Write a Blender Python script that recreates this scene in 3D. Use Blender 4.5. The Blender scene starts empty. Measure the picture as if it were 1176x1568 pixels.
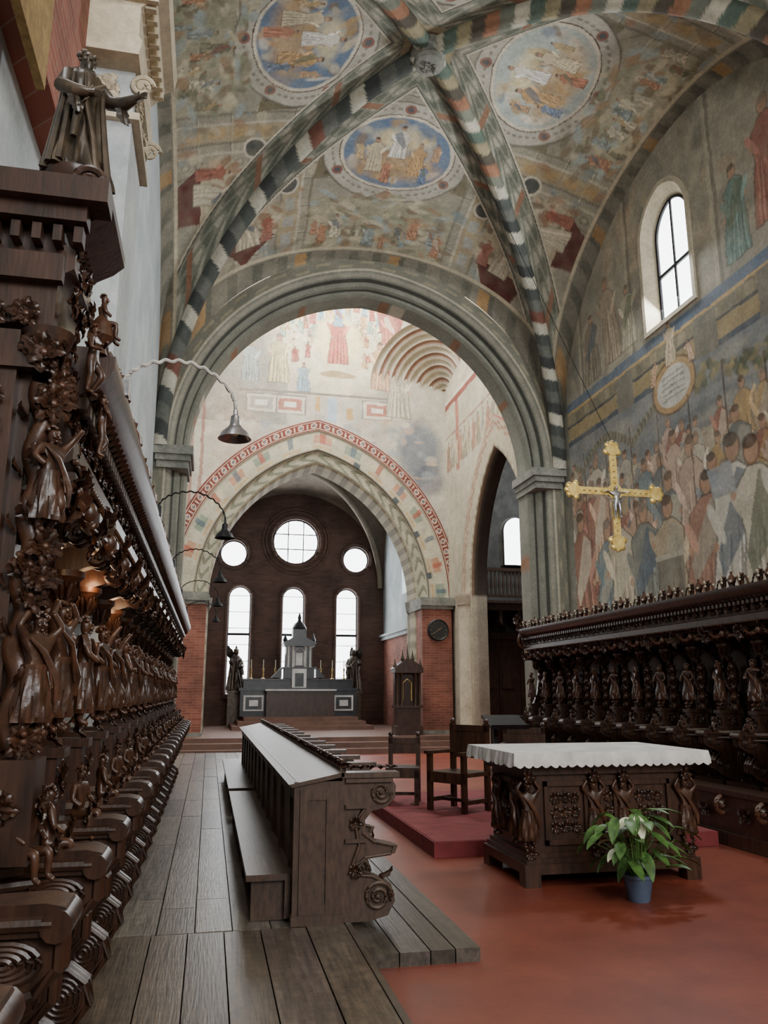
import bpy, bmesh, math, random, numpy as np
from mathutils import Vector, Matrix, Euler
random.seed(7)
SC=bpy.context.scene
pi=math.pi
def s1(c):
    c=c/255.0
    return c/12.92 if c<=.04045 else ((c+.055)/1.055)**2.4
def sr(r,g,b): return (s1(r),s1(g),s1(b))
# ------------------------------------------------------------ materials
def noisemat(name,c1,c2,scale=4,rough=.6,bump=.2,metal=0,stretch=(1,1,1),vcol=False,emit=0,bscale=None,lo=.3,hi=.7,dist=.004,cavity_shade=False,flake=False,fl=(.72,1.14)):
    m=bpy.data.materials.new(name); m.use_nodes=True; nt=m.node_tree; N=nt.nodes; L=nt.links
    b=N['Principled BSDF']; b.inputs['Roughness'].default_value=rough; b.inputs['Metallic'].default_value=metal
    tc=N.new('ShaderNodeTexCoord'); mp=N.new('ShaderNodeMapping'); mp.inputs['Scale'].default_value=stretch
    L.new(tc.outputs['Object'],mp.inputs['Vector'])
    n=N.new('ShaderNodeTexNoise'); n.inputs['Scale'].default_value=scale; n.inputs['Detail'].default_value=7; n.inputs['Roughness'].default_value=.62
    L.new(mp.outputs[0],n.inputs['Vector'])
    r=N.new('ShaderNodeValToRGB'); r.color_ramp.elements[0].position=lo; r.color_ramp.elements[1].position=hi
    r.color_ramp.elements[0].color=(*c1,1); r.color_ramp.elements[1].color=(*c2,1)
    L.new(n.outputs['Fac'],r.inputs['Fac'])
    out=r.outputs['Color']
    def mul(a,b_):
        mx=N.new('ShaderNodeMix'); mx.data_type='RGBA'; mx.blend_type='MULTIPLY'; mx.inputs[0].default_value=1
        L.new(a,mx.inputs[6]); L.new(b_,mx.inputs[7]); return mx.outputs[2]
    if vcol:
        at=N.new('ShaderNodeAttribute'); at.attribute_name='Col'; out=mul(out,at.outputs['Color'])
    if cavity_shade:
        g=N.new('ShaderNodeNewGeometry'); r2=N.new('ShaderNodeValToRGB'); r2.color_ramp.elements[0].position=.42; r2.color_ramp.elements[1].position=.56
        r2.color_ramp.elements[0].color=(.22,.22,.22,1); r2.color_ramp.elements[1].color=(1.3,1.25,1.18,1); L.new(g.outputs['Pointiness'],r2.inputs['Fac']); out=mul(out,r2.outputs['Color'])  # occlusion-like shade put into the colour: hollows darker, raised edges lighter
    if flake:
        v=N.new('ShaderNodeTexNoise'); v.inputs['Scale'].default_value=16; v.inputs['Detail'].default_value=9; v.inputs['Roughness'].default_value=.75; L.new(tc.outputs['Object'],v.inputs['Vector'])
        r3=N.new('ShaderNodeValToRGB'); r3.color_ramp.elements[0].position=.36; r3.color_ramp.elements[1].position=.62
        r3.color_ramp.elements[0].color=(fl[0],fl[0],fl[0],1); r3.color_ramp.elements[1].color=(fl[1],fl[1],fl[1],1); L.new(v.outputs['Fac'],r3.inputs['Fac']); out=mul(out,r3.outputs['Color'])
    L.new(out,b.inputs['Base Color'])
    if bump:
        n2=N.new('ShaderNodeTexNoise'); n2.inputs['Scale'].default_value=bscale or scale*3; n2.inputs['Detail'].default_value=5
        L.new(mp.outputs[0],n2.inputs['Vector'])
        bp=N.new('ShaderNodeBump'); bp.inputs['Strength'].default_value=bump; bp.inputs['Distance'].default_value=dist
        L.new(n2.outputs['Fac'],bp.inputs['Height']); L.new(bp.outputs['Normal'],b.inputs['Normal'])
    if emit:
        L.new(out,b.inputs['Emission Color']); b.inputs['Emission Strength'].default_value=emit
    return m
def brickmat(name,c1,c2,cm,bw=.28,bh=.075):
    m=bpy.data.materials.new(name); m.use_nodes=True; nt=m.node_tree; N=nt.nodes; L=nt.links
    b=N['Principled BSDF']; b.inputs['Roughness'].default_value=.85
    tc=N.new('ShaderNodeTexCoord'); sp=N.new('ShaderNodeSeparateXYZ'); cb=N.new('ShaderNodeCombineXYZ'); ad=N.new('ShaderNodeMath')
    L.new(tc.outputs['Object'],sp.inputs[0]); L.new(sp.outputs[0],ad.inputs[0]); L.new(sp.outputs[1],ad.inputs[1])
    L.new(ad.outputs[0],cb.inputs[0]); L.new(sp.outputs[2],cb.inputs[1])
    t=N.new('ShaderNodeTexBrick'); t.inputs['Scale'].default_value=1; t.inputs['Brick Width'].default_value=bw; t.inputs['Row Height'].default_value=bh
    t.inputs['Mortar Size'].default_value=.008; t.inputs['Color1'].default_value=(*c1,1); t.inputs['Color2'].default_value=(*c2,1); t.inputs['Mortar'].default_value=(*cm,1)
    L.new(cb.outputs[0],t.inputs['Vector'])
    n=N.new('ShaderNodeTexNoise'); n.inputs['Scale'].default_value=1.3; n.inputs['Detail'].default_value=8
    L.new(tc.outputs['Object'],n.inputs['Vector'])
    r=N.new('ShaderNodeValToRGB'); r.color_ramp.elements[0].position=.3; r.color_ramp.elements[0].color=(.6,.6,.6,1); r.color_ramp.elements[1].position=.7; r.color_ramp.elements[1].color=(1.15,1.12,1.1,1)
    L.new(n.outputs['Fac'],r.inputs['Fac'])
    mx=N.new('ShaderNodeMix'); mx.data_type='RGBA'; mx.blend_type='MULTIPLY'; mx.inputs[0].default_value=1
    L.new(t.outputs['Color'],mx.inputs[6]); L.new(r.outputs['Color'],mx.inputs[7]); L.new(mx.outputs[2],b.inputs['Base Color'])
    return m
WOOD=noisemat('walnut_wood',sr(36,23,17),sr(74,49,36),7,.36,.5,stretch=(3,3,.5),bscale=20,dist=.002)
WOODC=noisemat('carved_walnut',sr(38,24,18),sr(84,55,39),9,.36,.6,bscale=26,dist=.006,cavity_shade=True)
PEWW=noisemat('pew_wood',sr(50,37,30),sr(86,66,53),5,.4,.4,stretch=(6,.35,2),bscale=14,dist=.002)
PLANK=noisemat('floor_planks',(.4,.39,.38),(1.3,1.26,1.22),4,.34,.5,stretch=(7,.4,5),vcol=True,bscale=12,dist=.003,flake=True,fl=(.6,1.25))
RED=noisemat('terracotta_floor',sr(108,50,37),sr(140,70,51),1.3,.4,.1,bscale=40,flake=True,fl=(.88,1.05))
CARPET=noisemat('red_carpet',sr(108,42,46),sr(132,56,58),5,.9,.3,bscale=200)
FRES=noisemat('fresco_plaster',(.8,.79,.77),(1.14,1.12,1.08),2.6,.85,.4,vcol=True,bscale=9,dist=.01,flake=True,fl=(.8,1.1))
FRESR=noisemat('fresco_plaster_wall',(.8,.79,.77),(1.18,1.15,1.1),3.2,.85,.4,vcol=True,bscale=9,dist=.01,flake=True,fl=(.8,1.12))
PLAS=noisemat('pale_plaster',sr(160,170,174),sr(202,208,208),1.2,.85,.12,flake=True,fl=(.85,1.06))
STONE=noisemat('grey_stone',sr(104,106,99),sr(150,149,138),3,.8,.25,flake=True)
STONED=noisemat('dark_stone',sr(60,60,58),sr(92,90,86),3,.8,.25)
CREAM=noisemat('cream_plaster',sr(172,161,138),sr(203,192,168),2,.85,.15,flake=True,fl=(.84,1.08))
BRICK=brickmat('red_brick',sr(134,76,62),sr(158,96,80),sr(146,118,102))
BRICKD=brickmat('dark_brick',sr(88,65,57),sr(106,80,70),sr(96,80,72))
GOLD=noisemat('gilt',sr(190,156,76),sr(240,220,145),12,.32,.3,metal=.6)
SILV=noisemat('silver',sr(120,120,122),sr(190,190,195),10,.3,.2,metal=.8)
ROPE=noisemat('pale_cable',sr(170,168,160),sr(215,212,205),20,.5,.1)
IRON=noisemat('black_iron',sr(18,18,20),sr(38,38,40),10,.45,.2,metal=.5)
MARW=noisemat('white_marble',sr(180,180,178),sr(225,225,222),3,.35,.05)
MARK=noisemat('black_marble',sr(24,26,30),sr(52,56,64),4,.3,.05)
CLOTH=noisemat('white_linen',sr(185,183,180),sr(226,225,222),6,.9,.3,bscale=120)
BRONZE=noisemat('dark_bronze',sr(36,31,26),sr(88,76,64),8,.35,.4,metal=.3,cavity_shade=True)
GREEN=noisemat('leaf_green',sr(34,66,26),sr(96,136,66),14,.45,.2)
SOIL=noisemat('soil',sr(30,22,16),sr(50,38,28),30,.95,.5)
POT=noisemat('blue_pot',sr(66,82,104),sr(92,108,130),5,.4,.05)
PETAL=noisemat('white_petal',sr(205,212,170),sr(236,238,214),8,.6,.1)
STEPM=noisemat('brown_step_stone',sr(90,64,54),sr(120,88,74),2,.6,.2)
OCHP=noisemat('ochre_plaster',sr(130,106,62),sr(166,140,90),2,.85,.2,flake=True)
GLASS=noisemat('window_glass_daylight',(.88,.94,1),(1,1,1),1.5,.4,0,emit=7)
BULB=noisemat('warm_bulb',(1,.6,.25),(1,.7,.35),1,.4,0,emit=10)
BLACK=noisemat('clock_face',sr(22,22,22),sr(36,34,32),6,.5,0)
# ------------------------------------------------------------ mesh builder
class MB:
    def __init__(s): s.v=[];s.f=[];s.m=[];s.c=[];s.mi=0;s.col=(1,1,1);s.usec=False
    def add(s,vs,fs,M=None):
        o=len(s.v)
        if M is None: s.v+=[tuple(p) for p in vs]
        else:
            for p in vs: s.v.append(tuple(M@Vector(p)))
        for f in fs:
            s.f.append(tuple(i+o for i in f)); s.m.append(s.mi); s.c.append(s.col)
    def box(s,x0,x1,y0,y1,z0,z1,M=None):
        v=[(x,y,z) for x in(x0,x1) for y in(y0,y1) for z in(z0,z1)]
        s.add(v,[(0,1,3,2),(4,6,7,5),(0,4,5,1),(2,3,7,6),(0,2,6,4),(1,5,7,3)],M)
    def lathe(s,prof,c=(0,0,0),n=16,M=None,sx=1,sy=1,mod=None):
        v=[];f=[]
        for k,(r,z) in enumerate(prof):
            for i in range(n):
                a=2*pi*i/n; rr=r*(mod(a,k) if mod else 1)
                v.append((c[0]+rr*math.cos(a)*sx,c[1]+rr*math.sin(a)*sy,c[2]+z))
        for k in range(len(prof)-1):
            for i in range(n):
                j=(i+1)%n; f.append((k*n+i,k*n+j,(k+1)*n+j,(k+1)*n+i))
        f.append(tuple(range(n))[::-1]); f.append(tuple((len(prof)-1)*n+i for i in range(n)))
        s.add(v,f,M)
    def ball(s,c,r,n=10,M=None,sc=(1,1,1)):
        prof=[(r*math.sin(pi*k/6)+1e-4,-r*math.cos(pi*k/6)*sc[2]) for k in range(7)]
        s.lathe(prof,c,n,M,sc[0],sc[1])
    def tube(s,path,r,n=7,M=None):
        P=[Vector(p) for p in path]; v=[];f=[]
        for k,p in enumerate(P):
            t=(P[min(k+1,len(P)-1)]-P[max(k-1,0)])
            t=t.normalized() if t.length>1e-7 else Vector((0,0,1))
            up=Vector((0,0,1)) if abs(t.z)<.9 else Vector((0,1,0))
            a=t.cross(up).normalized(); b=t.cross(a)
            rr=r[k] if isinstance(r,(list,tuple)) else r
            for i in range(n):
                th=2*pi*i/n; v.append(tuple(p+a*rr*math.cos(th)+b*rr*math.sin(th)))
        for k in range(len(P)-1):
            for i in range(n):
                j=(i+1)%n; f.append((k*n+i,k*n+j,(k+1)*n+j,(k+1)*n+i))
        f.append(tuple(range(n))); f.append(tuple((len(P)-1)*n+i for i in range(n)))
        s.add(v,f,M)
    def extr(s,poly,y0,y1,M=None):
        n=len(poly); v=[(x,y0,z) for x,z in poly]+[(x,y1,z) for x,z in poly]
        f=[tuple(range(n)),tuple(range(n,2*n))[::-1]]+[(i,(i+1)%n,n+(i+1)%n,n+i) for i in range(n)]
        s.add(v,f,M)
    def spiral(s,cx,cz,y,r,turns=1.6,rt=.012,sg=1,a0=0):
        pts=[]
        for k in range(int(16*turns)+1):
            a=a0+sg*2*pi*k/16; q=r*(1-.85*k/(16*turns)); pts.append((cx+q*math.cos(a),y,cz+q*math.sin(a)))
        s.tube(pts,rt,6); s.ball((cx,y,cz),r*.22,8)
    def leaf(s,M,L=.1,W=.05,curl=1.6,n=9):
        v=[];f=[];x=z=0;ang=.2
        for k in range(n):
            t=k/(n-1); w=W*(math.sin(pi*min(.97,t*.85+.12))**.8)*(1+.35*math.cos(t*22))
            v+=[(x,-w,z-.35*w),(x,-w*.45,z+.12*w),(x,0,z-.08*w),(x,w*.45,z+.12*w),(x,w,z-.35*w)]
            x+=L/(n-1)*math.cos(ang); z+=L/(n-1)*math.sin(ang); ang+=curl/(n-1)*(1 if t>.3 else -.4)
        for k in range(n-1):
            for j in range(4):
                a=k*5+j; f.append((a,a+1,a+6,a+5))
        s.add(v,f,M)
    def cluster(s,c,r,n=6,seed=0,out=(1,0,0)):
        R=random.Random(seed); q=Vector(out).to_track_quat('X','Z').to_matrix().to_4x4()
        for i in range(n):
            a=2*pi*i/n+R.uniform(-.2,.2)
            M=Matrix.Translation(c)@q@Matrix.Rotation(a,4,'X')@Matrix.Rotation(-pi/2+R.uniform(.2,.6),4,'Y')
            s.leaf(M,r*R.uniform(.9,1.3),r*.4,1.9)
        s.ball(c,r*.24,8)
    def obj(s,name,mats,smooth=True,parent=None,loc=None):
        me=bpy.data.meshes.new(name); me.from_pydata(s.v,[],s.f)
        for m in mats: me.materials.append(m)
        me.polygons.foreach_set('material_index',s.m)
        if s.usec:
            ca=me.color_attributes.new('Col','FLOAT_COLOR','CORNER'); arr=[]
            for p,c in zip(me.polygons,s.c): arr+=[c[0],c[1],c[2],1]*p.loop_total
            ca.data.foreach_set('color',arr)
        me.validate(); me.update()
        if smooth:
            me.polygons.foreach_set('use_smooth',[True]*len(me.polygons)); me.set_sharp_from_angle(angle=math.radians(38))
        return link(me,name,parent,loc)
def link(me,name,parent=None,loc=None,rot=None):
    o=bpy.data.objects.new(name,me); SC.collection.objects.link(o)
    if parent: o.parent=parent
    if loc: o.location=loc
    if rot: o.rotation_euler=rot
    return o
def empty(name,loc=(0,0,0)):
    o=bpy.data.objects.new(name,None); SC.collection.objects.link(o); o.location=loc; o.empty_display_size=.2; return o
# ------------------------------------------------------------ figures
def skinfig(pose='stand'):
    J=dict(pel=(0,0,.5,.08),wai=(.01,0,.6,.064),che=(0,0,.71,.084),nec=(0,0,.81,.034),hea=(.012,0,.88,.058),cro=(.01,0,.94,.05))
    E=[('pel','wai'),('wai','che'),('che','nec'),('nec','hea'),('hea','cro')]
    for s,sg in(('L',1),('R',-1)):
        if pose=='support': el=(.03,.19*sg,.86,.032); ha=(.02,.1*sg,.98,.026)
        elif pose=='twist': el=(.06,.19*sg,.66+.08*sg,.032); ha=(.15,.06*sg,.68+.08*sg,.026)
        elif pose=='raise': el=(.03,.19*sg,.66 if sg<0 else .88,.032); ha=(.1,.12*sg if sg<0 else .24,.58 if sg<0 else 1.0,.026)
        else: el=(.02,.17*sg,.63,.032); ha=(.12,.14*sg,.56,.026)
        if pose=='sit': kn=(.2,.1*sg,.48,.05); an=(.2,.09*sg,.26,.032); to=(.28,.1*sg,.22,.026)
        elif pose in('twist','raise'): kn=(.07+.05*sg,.06*sg,.27,.05); an=(-.02,.05*sg,.06,.032); to=(.07,.07*sg,.025,.026)
        else: kn=(.03,.07*sg,.27,.048); an=(0,.07*sg,.06,.031); to=(.08,.08*sg,.025,.026)
        J.update({s+'sh':(0,.11*sg,.765,.044),s+'el':el,s+'ha':ha,s+'hi':(0,.06*sg,.45,.066),s+'kn':kn,s+'an':an,s+'to':to})
        E+=[('che',s+'sh'),(s+'sh',s+'el'),(s+'el',s+'ha'),('pel',s+'hi'),(s+'hi',s+'kn'),(s+'kn',s+'an'),(s+'an',s+'to')]
    ks=list(J); me=bpy.data.meshes.new('t'); me.from_pydata([J[k][:3] for k in ks],[(ks.index(a),ks.index(b)) for a,b in E],[])
    o=bpy.data.objects.new('t',me); SC.collection.objects.link(o); o.modifiers.new('s','SKIN')
    sv=me.skin_vertices[0].data
    for i,k in enumerate(ks): sv[i].radius=(J[k][3],J[k][3]); sv[i].use_root=(i==0)
    sb=o.modifiers.new('b','SUBSURF'); sb.levels=2; sb.render_levels=2
    dg=bpy.context.evaluated_depsgraph_get(); m2=o.evaluated_get(dg).to_mesh()
    V=[tuple(v.co) for v in m2.vertices]; F=[tuple(p.vertices) for p in m2.polygons]
    o.evaluated_get(dg).to_mesh_clear(); bpy.data.objects.remove(o); bpy.data.meshes.remove(me)
    return V,F
FIG={k:skinfig(k) for k in('stand','support','twist','sit','raise')}
def putfig(mb,kind,M):
    mb.add(*FIG[kind],M)
    for sg in(-1,1): mb.ball((.062,.022*sg,.9),.008,6,M); mb.ball((.054,.028*sg,.865),.016,6,M)
    mb.lathe([(.001,.0),(.012,.0),(.004,.03)],(.073,0,.87),5,M); mb.ball((.062,0,.85),.011,6,M,(1,1.6,.6)); mb.ball((.052,0,.828),.014,6,M)
    R=random.Random(int(abs(M[0][3]*97+M[1][3]*31)*10))
    for k in range(26):
        a=R.uniform(.6,5.7); e=R.uniform(.1,1.4); mb.ball((.058*math.cos(a)*math.cos(e),.058*math.sin(a)*math.cos(e),.915+.058*math.sin(e)),R.uniform(.012,.02),6,M)
def drape(mb,M):
    mb.lathe([(.14,.12),(.148,.16),(.142,.24),(.135,.32),(.12,.42),(.1,.5),(.108,.56)],(0,0,0),44,M,.85,1,lambda a,k:1+(.14*math.sin(7*a+k*.7)+.09*math.sin(15*a-k))*(1-k*.13))
    mb.tube([(.06,-.1,.76),(.1,0,.66),(.08,.09,.54),(.1,.13,.42),(.08,.15,.28)],[.012,.026,.03,.034,.02],7,M)
    mb.tube([(.05,-.09,.77),(.11,-.01,.64),(.09,.07,.53),(.1,.1,.38)],[.008,.012,.014,.01],6,M)
def TR(x,y,z,s=1,rz=0): return Matrix.Translation((x,y,z))@Matrix.Rotation(rz,4,'Z')@Matrix.Scale(s,4)
def robed(mb,M,wings=False,beard=True,arm=1):
    prof=[(.2,0),(.19,.05),(.17,.15),(.155,.25),(.145,.34),(.132,.44),(.118,.54),(.12,.62),(.128,.68),(.13,.73),(.11,.78),(.06,.815),(.04,.85)]
    def mod(a,k):
        q=max(0,1-k/11); return 1+q*(.17*math.sin(6*a+k*.3)+.12*math.sin(11*a-k*.55)+.06*math.sin(19*a+k))
    mb.lathe(prof,(0,0,0),80,M,.78,1.02,mod)
    mb.ball((.012,0,.905),.058,16,M,(.95,.82,1.3))
    mb.lathe([(.012,0),(.014,.01),(.004,.04)],(.066,0,.885),6,M)
    for sg in(-1,1):
        mb.ball((.058,.022*sg,.92),.01,6,M); mb.ball((.05,.03*sg,.885),.016,6,M); mb.ball((.01,.05*sg,.9),.013,6,M)
        if sg*arm>0: pts=[(0,.1*sg,.75),(.04,.17*sg,.66),(.12,.22*sg,.63),(.2,.27*sg,.66)]
        else: pts=[(0,.1*sg,.75),(.03,.16*sg,.62),(.11,.1*sg,.56),(.15,.03*sg,.57)]
        mb.tube(pts,[.055,.05,.05,.03],10,M)
        mb.leaf(M@Matrix.Translation(pts[2])@Matrix.Rotation(1.4,4,'Y'),.22,.05,.3)
        d=(Vector(pts[-1])-Vector(pts[-2])).normalized()
        h0=Vector(pts[-1]); h1=h0+d*.04; mb.tube([h0,h1],[.02,.022],8,M)
        for k in range(4): mb.tube([h1+Vector((0,0,.018-.012*k)),h1+d*(.03+.006*(k%3))+Vector((0,0,.018-.014*k)),h1+d*.05+Vector((0,0,.006-.014*k))],[.007,.006,.005],5,M)
        mb.tube([h0+Vector((0,0,.015)),h0+d*.02+Vector((.01,0,.045))],[.008,.006],5,M)
    if beard: mb.lathe([(.004,-.09),(.03,-.05),(.042,0),(.036,.02)],(.032,0,.865),10,M)
    R=random.Random(4)
    for k in range(22):
        a=R.uniform(.7,5.6); e=R.uniform(.0,1.4); mb.ball((.055*math.cos(a)*math.cos(e),.055*math.sin(a)*math.cos(e),.925+.055*math.sin(e)),.018,6,M)
    mb.lathe([(.1,-.06),(.11,-.02),(.085,.02),(.06,.035)],(-.012,0,.8),18,M,.9,1,lambda a,k:1+.08*math.sin(7*a))
    for k in range(11):
        a=pi*.3+k*pi*1.4/10; c,s_=math.cos(a),math.sin(a)
        mb.tube([(.1*c,.12*s_,.74),(.12*c,.14*s_,.5),(.15*c,.17*s_,.25),(.17*c+.01,.2*s_,.02)],[.012,.02,.024,.028],6,M)
    mb.tube([(.09,.1,.72),(.13,0,.6),(.14,-.08,.42),(.15,-.1,.2)],[.015,.026,.03,.02],7,M); mb.tube([(.1,-.04,.74),(.125,-.03,.5),(.16,.02,.25),(.17,.05,.03)],[.01,.015,.02,.022],7,M)
    if wings:
        for sg in(-1,1):
            for k in range(7):
                M2=M@Matrix.Translation((-.09,.05*sg,.72))@Matrix.Rotation(sg*(.5+.1*k),4,'X')@Matrix.Rotation(-1.6,4,'Y')
                mb.leaf(M2,.42-.03*k,.05,.5)
# ------------------------------------------------------------ painted grids
def vn(x,y,sc,seed,n=5):
    r=np.random.RandomState(seed); o=0
    for k in range(n):
        a=r.uniform(0,2*pi); f=sc*r.uniform(.6,1.8); o=o+np.sin((x*np.cos(a)+y*np.sin(a))*f+r.uniform(0,6)+1.3*np.sin((y*np.cos(a)-x*np.sin(a))*f*.7+r.uniform(0,6)))
    return o/n
def weather(c,x,y,seed,des=.35,fade=.4,base=(160,154,140)):
    l=c.mean(-1,keepdims=True); c=c*(1-des)+l*des*np.array((1.02,1.0,.94))
    m=(np.clip(.4+.6*vn(x,y,4,seed)+.6*vn(x,y,15,seed+1),0,1)*fade)[...,None]; c=c*(1-m)+np.array(sr(*base))*m
    return c*(1+.08*vn(x,y,11,seed+2)+.06*vn(x,y,37,seed+3))[...,None]
class PT:
    def __init__(s,a,b,base,warp=.02,seed=1):
        s.a=a+warp*vn(a,b,5,seed)+warp*.4*vn(a,b,17,seed+9); s.b=b+warp*vn(a,b,5,seed+50)+warp*.4*vn(a,b,17,seed+59); s.c=np.zeros(a.shape+(3,)); s.c[...]=base
    def mk(s,m,col,al=1.0):
        m=np.clip(m.astype(float),0,1)[...,None]*al; s.c=s.c*(1-m)+np.array(col)*m
    def ell(s,cx,cy,rx,ry,col,rot=0,al=1,soft=.12):
        c,n=math.cos(rot),math.sin(rot); u=(s.a-cx)*c+(s.b-cy)*n; w=-(s.a-cx)*n+(s.b-cy)*c
        d=np.sqrt((u/rx)**2+(w/ry)**2); s.mk(np.clip((1-d)/soft+.5,0,1),col,al)
    def ring(s,cx,cy,rx,ry,w,col,al=1):
        d=np.sqrt(((s.a-cx)/rx)**2+((s.b-cy)/ry)**2); s.mk((d>1-w)&(d<1),col,al)
    def rect(s,a0,a1,b0,b1,col,al=1): s.mk((s.a>a0)&(s.a<a1)&(s.b>b0)&(s.b<b1),col,al)
    def poly(s,pts,col,al=1):
        ins=np.zeros(s.a.shape,bool); n=len(pts)
        for i in range(n):
            x1,y1=pts[i]; x2,y2=pts[(i+1)%n]
            if y1==y2: continue
            cnd=((y1>s.b)!=(y2>s.b))&(s.a<(x2-x1)*(s.b-y1)/(y2-y1)+x1); ins^=cnd
        s.mk(ins,col,al)
    def fig(s,cx,b,h,col,skin=sr(190,148,118),lean=0,al=.9,seed=0,halo=False):
        r=random.Random(seed); w=h*r.uniform(.14,.19); dk=tuple(k*.4 for k in col); lt=tuple(min(1,k*1.5+.05) for k in col)
        def body(g): return [(cx-(w*1.15+g),b-g),(cx-(w*1.05+g)+lean*.3,b+h*.3),(cx-(w*.8+g)+lean*.5,b+h*.5),(cx-(w*.95+g)+lean*.9,b+h*.74),(cx-w*.3+lean,b+h*.82+g),(cx+w*.3+lean,b+h*.82+g),(cx+(w*.95+g)+lean*.9,b+h*.74),(cx+(w*.85+g)+lean*.5,b+h*.5),(cx+(w*1.1+g)+lean*.3,b+h*.3),(cx+(w*1.2+g),b-g)]
        s.poly(body(h*.014),tuple(k*.25 for k in col),al*.85); s.poly(body(0),col,al)
        for k in range(9):
            o=-w+2*w*(k+.5)/9+r.uniform(-.1,.1)*w; q=r.uniform(-.3,.3)*w
            s.poly([(cx+o,b),(cx+o*.6+q+lean*.6,b+h*r.uniform(.4,.72)),(cx+o*.6+q+w*.1+lean*.6,b+h*.5),(cx+o+w*.14,b)],dk if k%2 else lt,al*.75)
        c2=r.choice([sr(146,78,64),sr(86,104,126),sr(192,160,100),sr(206,196,174),sr(98,112,88),sr(176,170,154)])
        if r.random()<.6: s.poly([(cx-w*.9+lean,b+h*.74),(cx-w*.2+lean,b+h*.8),(cx+w*.9+lean*.5,b+h*.42),(cx+w*.7+lean*.5,b+h*.3),(cx-w*.7+lean*.6,b+h*.55)],c2,al*.8)
        sd=r.choice([-1,1])
        for q in(sd,-sd):
            hy=r.uniform(.42,.72); s.ell(cx+lean+q*w*1.0,b+h*(.68+hy)/2,w*.22,h*.12,lt if q==sd else col,-q*.5,al); s.ell(cx+lean+q*w*1.1,b+h*hy,w*.15,w*.15,skin,0,al)
        if halo: s.ell(cx+lean*1.1,b+h*.9,h*.11,h*.11,sr(206,172,100),0,al)
        s.ell(cx+lean*1.1,b+h*.9,h*.062,h*.08,tuple(k*.35 for k in skin),0,al); s.ell(cx+lean*1.1,b+h*.9,h*.05,h*.068,skin,0,al,.2)
        s.ell(cx+lean*1.1-sd*h*.01,b+h*.945,h*.054,h*.036,r.choice([sr(70,52,42),sr(130,118,104),sr(60,60,60)]),0,al*.9)
def grid(name,us,vs,fn,paint,mat,keep=None,parent=None,smooth=True):
    U,V=np.meshgrid(us,vs,indexing='ij'); X,Y,Z=fn(U,V); X=X+0*U;Y=Y+0*U;Z=Z+0*U
    nu,nv=U.shape; co=np.stack([X,Y,Z],-1).reshape(-1,3)
    i=np.arange(nu*nv).reshape(nu,nv); F=np.stack([i[:-1,:-1],i[1:,:-1],i[1:,1:],i[:-1,1:]],-1)
    if keep is not None:
        k=keep((U[:-1,:-1]+U[1:,1:])/2,(V[:-1,:-1]+V[1:,1:])/2); F=F[k]
    F=F.reshape(-1,4)
    me=bpy.data.meshes.new(name); me.from_pydata(co.tolist(),[],F.tolist()); me.materials.append(mat)
    col=paint(U,V,X,Y,Z); c4=np.ones((nu*nv,4),np.float32); c4[:,:3]=np.clip(col.reshape(-1,3),0,1)
    ca=me.color_attributes.new('Col','FLOAT_COLOR','POINT'); ca.data.foreach_set('color',c4.ravel())
    if smooth: me.polygons.foreach_set('use_smooth',[True]*len(me.polygons))
    me.update(); return link(me,name,parent)
CRM=sr(208,200,180); OCH=sr(188,150,88); BRN=sr(96,72,56); DRD=sr(98,46,42)
BLU=sr(98,124,156); DGR=sr(70,76,74); WHT=sr(224,219,206)
# ------------------------------------------------------------ vault bay
def vault(name,cx,cy,a,Lp,Lm,zs,zt,zwx,zwy,mat,paintcell,nt=280,ns=360):
    par=empty(name)
    def zr(t): return zs+(zt-zs)*np.sqrt(np.clip(1-t*t,0,1))
    for cell in range(4):
        if cell in(0,2):
            sg=1 if cell==0 else -1; L=Lp if cell==0 else Lm
            def fn(T,S,sg=sg,L=L):
                zc=zt+.02-(zt-zwy)*T**1.5; r=zr(T); return cx+S*T*a,cy+sg*T*L,r+(np.maximum(zc,r)-r)*np.sqrt(np.clip(1-S*S,0,1))
            lat=lambda T,S: S*T*a; dep=lambda T,S,L=L: T*L
        else:
            sg=1 if cell==1 else -1
            def fn(T,S,sg=sg):
                zc=zt+.02-(zt-zwx)*T**1.5; r=zr(T); w=np.where(S>0,Lp,Lm); return cx+sg*T*a,cy+S*T*w,r+(np.maximum(zc,r)-r)*np.sqrt(np.clip(1-S*S,0,1))
            lat=lambda T,S: S*T*np.where(S>0,Lp,Lm); dep=lambda T,S: T*a
        ss=np.sin(np.linspace(-pi/2,pi/2,ns)*.999)
        ln=Lp if cell==0 else Lm if cell==2 else a
        grid('vault_web_%d'%(cell+1),np.linspace(0,1,nt),ss,fn,lambda U,V,X,Y,Z,cell=cell,lat=lat,dep=dep,ln=ln:paintcell(cell,U,V,lat(U,V),dep(U,V),ln,Z),mat,parent=par)
    return par,zr
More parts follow.
